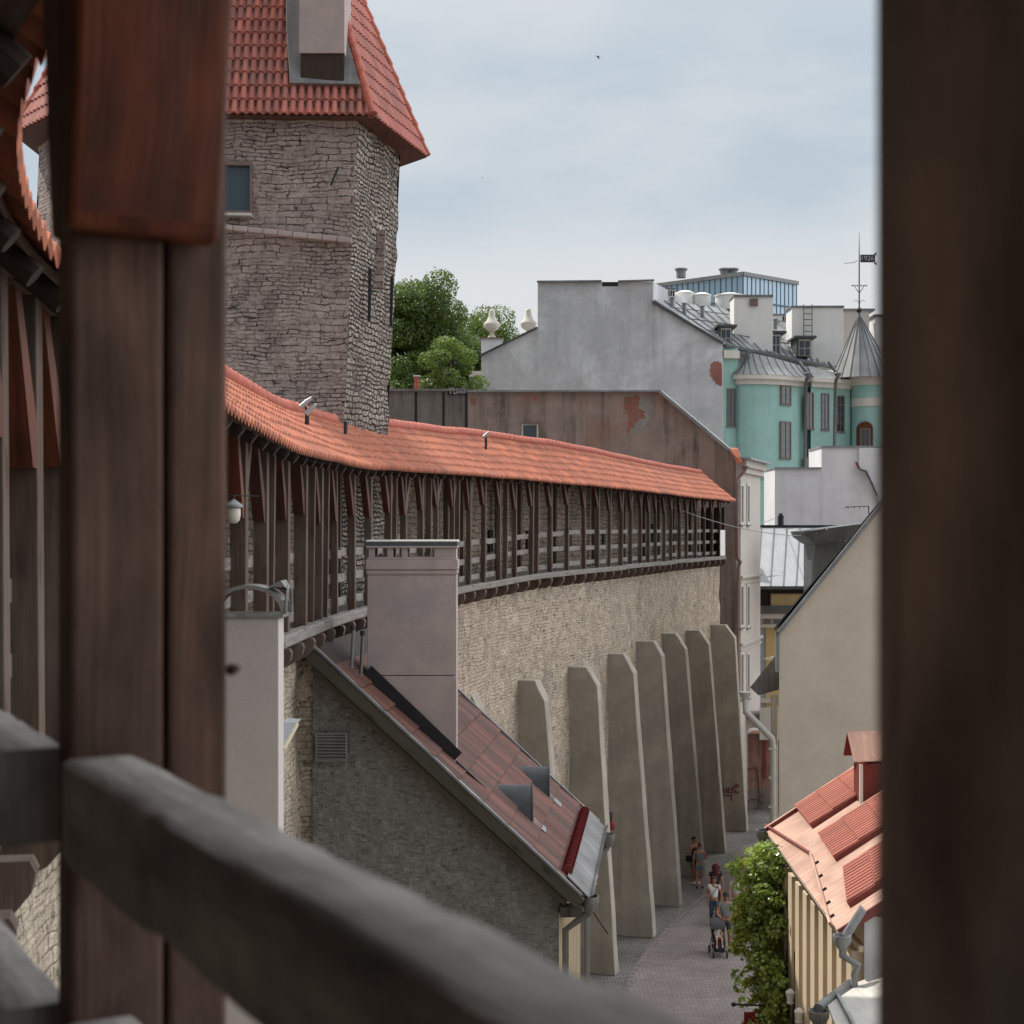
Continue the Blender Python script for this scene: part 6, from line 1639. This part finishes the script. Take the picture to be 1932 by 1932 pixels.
# pushchair
sc_ = P(1355, 0, 49.35); sc_.z = 0
pc2 = thing('pushchair', 'black pushchair with raised canopy pushed down the street', 'pushchair', sc_)
MxS = Matrix.Translation(sc_) @ Matrix.Rotation(R_(4), 4, 'Z')
def sp(name, mb, mat, par=pc2, **k):
    o = mb.build(name, M[mat], None, **k); o.data.transform(MxS); adopt(o, par); return o
mb = MB()
for q in (-1, 1):
    mb.tube([(q * .20, -.34, .10), (q * .20, -.06, .52), (q * .20, .26, 1.02), (q * .19, .40, 1.06)], .014, 8); mb.tube([(q * .20, .30, .12), (q * .20, .05, .55)], .014, 8); mb.tube([(q * .20, -.30, .14), (q * .20, .28, .16)], .011, 8)
mb.tube([(-.20, .02, .50), (.20, .02, .50)], .012, 8); sp('frame', mb, 'zinc_dark', smooth=True)
sp('handle', MB().tube([(-.19, .40, 1.06), (.19, .40, 1.06)], .02, 8), 'cloth_black', smooth=True)
mb = MB(); mb.prism([(-.18, -.16, .46), (.18, -.16, .46), (.18, .12, .42), (-.18, .12, .42)], (0, 0, .06)); mb.prism([(-.18, .10, .44), (.18, .10, .44), (.18, .30, .92), (-.18, .30, .92)], (0, .05, .0)); mb.prism([(-.18, -.16, .46), (.18, -.16, .46), (.16, -.26, .22), (-.16, -.26, .22)], (0, -.03, 0))
sp('seat', mb, 'cloth_black', bevel=.015)
mb = MB(); mb.grid(lambda i, k: (-.22 + .44 * i / 6, .27 + .30 * math.cos(math.pi * (.98 - .62 * k / 7)) * 1.0, .80 + .30 * math.sin(math.pi * (.98 - .62 * k / 7)) * (1 - .12 * abs(i / 3 - 1) ** 3)), 6, 7)
sp('canopy', mb, 'cloth_dkgrey', smooth=True)
sp('basket', MB().prism([(-.17, -.22, .16), (.17, -.22, .16), (.17, .22, .18), (-.17, .22, .18)], (0, 0, .13)), 'cloth_black', bevel=.02)
for (x, y, r) in ((-.21, -.34, .10), (.21, -.34, .10), (-.22, .31, .125), (.22, .31, .125)):
    mb = MB(); ring_ = [(x, y + r * math.cos(2 * math.pi * k / 16) * .85, r + r * .85 * math.sin(2 * math.pi * k / 16)) for k in range(17)]
    w = sp('wheel', mb.tube(ring_, r * .16, 6, False), 'shoe_dark', smooth=True)
    sp('rim', MB().tube([(x - .012, y, r), (x + .012, y, r)], r * .55, 12), 'zinc_dark', w)
# child in the pushchair
cv = thing('person', 'small child in pale clothes sitting in the black pushchair', 'person', sc_ + Vector((0, 0, .5)), 'people on the street')
cj = dict(pel=(0, .06, .56), ch=(0, .12, .72), nb=(0, .13, .80), h1=(0, .10, .87), h2=(0, .11, .93), h3=(0, .12, .975), sL=(.08, .11, .765), eL=(.12, .02, .67), wL=(.09, -.07, .64), sR=(-.08, .11, .765), eR=(-.12, .02, .67), wR=(-.09, -.07, .64), hL=(.05, .04, .55), kL=(.08, -.16, .56), aL=(.08, -.24, .36), tL=(.085, -.30, .34), hR=(-.05, .04, .55), kR=(-.08, -.16, .56), aR=(-.09, -.24, .34), tR=(-.095, -.30, .32))
cn = list(cj); ci = {k: i for i, k in enumerate(cn)}; cr = dict(pel=.075, ch=.075, nb=.035, h1=.060, h2=.070, h3=.045, sL=.034, eL=.026, wL=.020, sR=.034, eR=.026, wR=.020, hL=.052, kL=.036, aL=.025, tL=.022, hR=.052, kR=.036, aR=.025, tR=.022)
ce = [('pel', 'ch'), ('ch', 'nb'), ('nb', 'h1'), ('h1', 'h2'), ('h2', 'h3'), ('ch', 'sL'), ('sL', 'eL'), ('eL', 'wL'), ('ch', 'sR'), ('sR', 'eR'), ('eR', 'wR'), ('pel', 'hL'), ('hL', 'kL'), ('kL', 'aL'), ('aL', 'tL'), ('pel', 'hR'), ('hR', 'kR'), ('kR', 'aR'), ('aR', 'tR')]
ex = MB()
for sd, q in (('L', 1), ('R', -1)):
    w = Vector(cj['w' + sd])
    for k in range(4): ex.tube([w + Vector((.012 - .008 * k, -.012, 0)), w + Vector((.012 - .008 * k, -.035, -.004)), w + Vector((.012 - .008 * k, -.046, -.016))], [.005, .005, .004], 5)
    ex.tube([w + Vector((q * -.012, -.005, .004)), w + Vector((q * -.026, -.02, .006))], [.006, .005], 5)
skin_obj('body', [cj[k] for k in cn], [(ci[a], ci[b]) for a, b in ce], [cr[k] for k in cn], M['skin'], cv, MxS, 0, extra=ex)
skin_obj('clothes', [cj['pel'], cj['ch'], cj['hL'], (.067, -.08, .555), cj['hR'], (-.067, -.08, .555), cj['sL'], cj['sR']], [(0, 1), (0, 2), (2, 3), (0, 4), (4, 5), (1, 6), (1, 7)], [.088, .086, .062, .054, .062, .054, .046, .046], M['cloth_pale'], cv, MxS, 0)
for q in ((.083, -.265, .345), (-.093, -.265, .325)):
    o = MB().tube([Vector(q) + Vector((0, .02, 0)), Vector(q) + Vector((0, -.05, -.01))], [.03, .022], 8).build('shoe', M['shoe_white'], None, smooth=True); o.data.transform(MxS); adopt(o, cv)
mb = MB(); mb.grid(lambda i, k: (.074 * math.cos(2 * math.pi * i / 12) * math.cos(.25 + 1.3 * k / 4), .125 + .08 * math.sin(2 * math.pi * i / 12) * math.cos(.25 + 1.3 * k / 4), .925 + .07 * math.sin(.25 + 1.3 * k / 4)), 12, 4)
o = mb.build('hair', M['hair_auburn'], None, smooth=True); o.data.transform(MxS); adopt(o, cv)

# birds
def bird(label, x, y, d, s):
    c = P(x, y, d); t = thing('bird', label, 'bird', c, 'birds in the sky')
    V = [(0, 0, 0), (-.5, .06, .12), (-.12, 0, .10), (.55, 0, .02), (.1, 0, -.08), (.14, 0, -.52), (-.06, 0, -.12), (.46, 0, -.36), (.36, 0, -.42), (.02, .1, 0)]
    mb = MB(); q = lambda p: c + Vector(p) * s
    mb.prism([q((-.5, 0, .2)), q((-.1, 0, .22)), q((.55, 0, .06)), q((.1, 0, .02))], (0, .03 * s, 0)); mb.prism([q((-.2, .0, .12)), q((.12, 0, .05)), q((.26, 0, -.62)), q((.10, 0, -.5))], (0, .03 * s, 0))
    mb.tube([q((-.46, .015, .17)), q((-.2, .015, .12)), q((.1, .015, -.06)), q((.4, .015, -.30))], [.03 * s, .11 * s, .11 * s, .02 * s], 8)
    mb.prism([q((.25, 0, -.15)), q((.55, 0, -.30)), q((.42, 0, -.42))], (0, .03 * s, 0))
    mb.build('body', M['iron'], t, smooth=False)
bird('dark bird gliding in the open sky above the rooftops', 1128, 107, 90, .26)
bird('tiny distant bird in the sky right of the tower', 910, 335, 160, .16)

# ================================================================== light, sky, camera
AZ, EL = R_(-52), R_(54)
sdir = Vector((math.sin(AZ) * math.cos(EL), math.cos(AZ) * math.cos(EL), math.sin(EL)))
su = bpy.data.lights.new('sun', 'SUN'); su.energy = SUN_E; su.angle = R_(.7); su.color = (1, .93, .83)
so = bpy.data.objects.new('sun', su); COL.objects.link(so); so.rotation_euler = sdir.to_track_quat('Z', 'Y').to_euler()
W = bpy.data.worlds.new('World'); SC.world = W; W.use_nodes = True; nt = W.node_tree; nt.nodes.clear()
class WN(NT):
    def __init__(s, t): s.t = t
w = WN(nt)
sky = w.n('ShaderNodeTexSky', sky_type='NISHITA', sun_disc=False, sun_elevation=EL, sun_rotation=AZ, air_density=1.0, dust_density=2.0, ozone_density=1.0)
dirv = w.n('ShaderNodeTexCoord').outputs['Generated']
xyz = w.n('ShaderNodeSeparateXYZ', {0: dirv}); el = xyz.outputs[2]
n1 = w.noise(w.vmul(dirv, (2.4, 2.4, 6.5)), 2.0, 6, .5); n2 = w.noise(w.vmul(dirv, (1.2, 1.2, 3.5)), 1.1, 4, .5)
# bluish slate bands between paler cloud decks
e2 = w.math('ADD', el, w.math('MULTIPLY', w.math('SUBTRACT', n2, .5), .10))
rp_ = w.n('ShaderNodeValToRGB', {0: w.rng(e2, -.02, .5)})
cr_ = rp_.color_ramp; cr_.elements[0].position = .0; cr_.elements[0].color = (.73, .74, .745, 1); cr_.elements[1].position = 1.; cr_.elements[1].color = (.85, .88, .90, 1)
for p, c in ((.22, (.74, .75, .755)), (.355, (.73, .742, .75)), (.40, (.65, .69, .72)), (.45, (.52, .595, .66)), (.57, (.49, .575, .65)), (.65, (.58, .645, .695)), (.75, (.75, .77, .79))):
    e_ = cr_.elements.new(p); e_.color = (*c, 1)
puff = w.mix(w.rng(n1, .46, .68, 0, .6, True), rp_.outputs[0], (.73, .745, .755))
hue = w.n('ShaderNodeVectorMath', {0: dirv, 1: tuple(sdir)}, operation='DOT_PRODUCT').outputs[1]
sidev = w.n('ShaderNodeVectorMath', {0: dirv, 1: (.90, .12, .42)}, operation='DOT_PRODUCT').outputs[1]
rgt = w.math('ADD', 1., w.math('MULTIPLY', w.math('POWER', w.math('MAXIMUM', sidev, 0.), 1.6), SKY_SIDE))  # extra brightness added to the unseen right-hand sky, lighting wall and buttress fronts
behind = w.rng(xyz.outputs[1], -.9, .25, SKY_BACK, 1.)  # unseen sky behind the camera dimmed to darken camera-facing sides
glow = w.rng(w.math('POWER', w.math('MAXIMUM', hue, 0.), 3.), 0, 1, 1., SKY_GLOW)
high = w.rng(el, .30, .75, 1., SKY_HIGH)
k_ = w.math('MULTIPLY', w.rng(el, .34, .55, 1., 0.), w.rng(xyz.outputs[1], .75, .92, 0., 1.))
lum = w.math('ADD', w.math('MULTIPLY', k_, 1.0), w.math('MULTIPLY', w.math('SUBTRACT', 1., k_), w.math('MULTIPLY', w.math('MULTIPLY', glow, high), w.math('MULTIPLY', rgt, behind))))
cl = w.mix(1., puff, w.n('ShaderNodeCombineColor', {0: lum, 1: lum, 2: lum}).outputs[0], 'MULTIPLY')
cl = w.n('ShaderNodeVectorMath', {0: cl, 1: (10 * SKY_K,) * 3}, operation='MULTIPLY').outputs[0]
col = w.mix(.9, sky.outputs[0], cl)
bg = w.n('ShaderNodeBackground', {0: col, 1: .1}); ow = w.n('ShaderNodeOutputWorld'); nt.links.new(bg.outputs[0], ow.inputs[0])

cam = bpy.data.cameras.new('camera'); co = bpy.data.objects.new('camera', cam); COL.objects.link(co)
co.location = (0, 0, EYE); co.rotation_euler = (R_(90), 0, 0)
cam.sensor_width = 36; cam.lens = 36 * F / 1932; cam.shift_y = (HZ - 966) / 1932
cam.clip_start = .05; cam.clip_end = 3000
cam.dof.use_dof = True; cam.dof.focus_distance = 40; cam.dof.aperture_fstop = cam.lens / 10.5
SC.camera = co
SC.render.resolution_x = SC.render.resolution_y = 1024
SC.view_settings.view_transform = 'Standard'; SC.view_settings.look = 'None'; SC.view_settings.exposure = EXPO; SC.view_settings.gamma = 1
SC.cycles.use_denoising = True; SC.cycles.max_bounces = 7; SC.cycles.diffuse_bounces = 4; SC.cycles.sample_clamp_indirect = 4
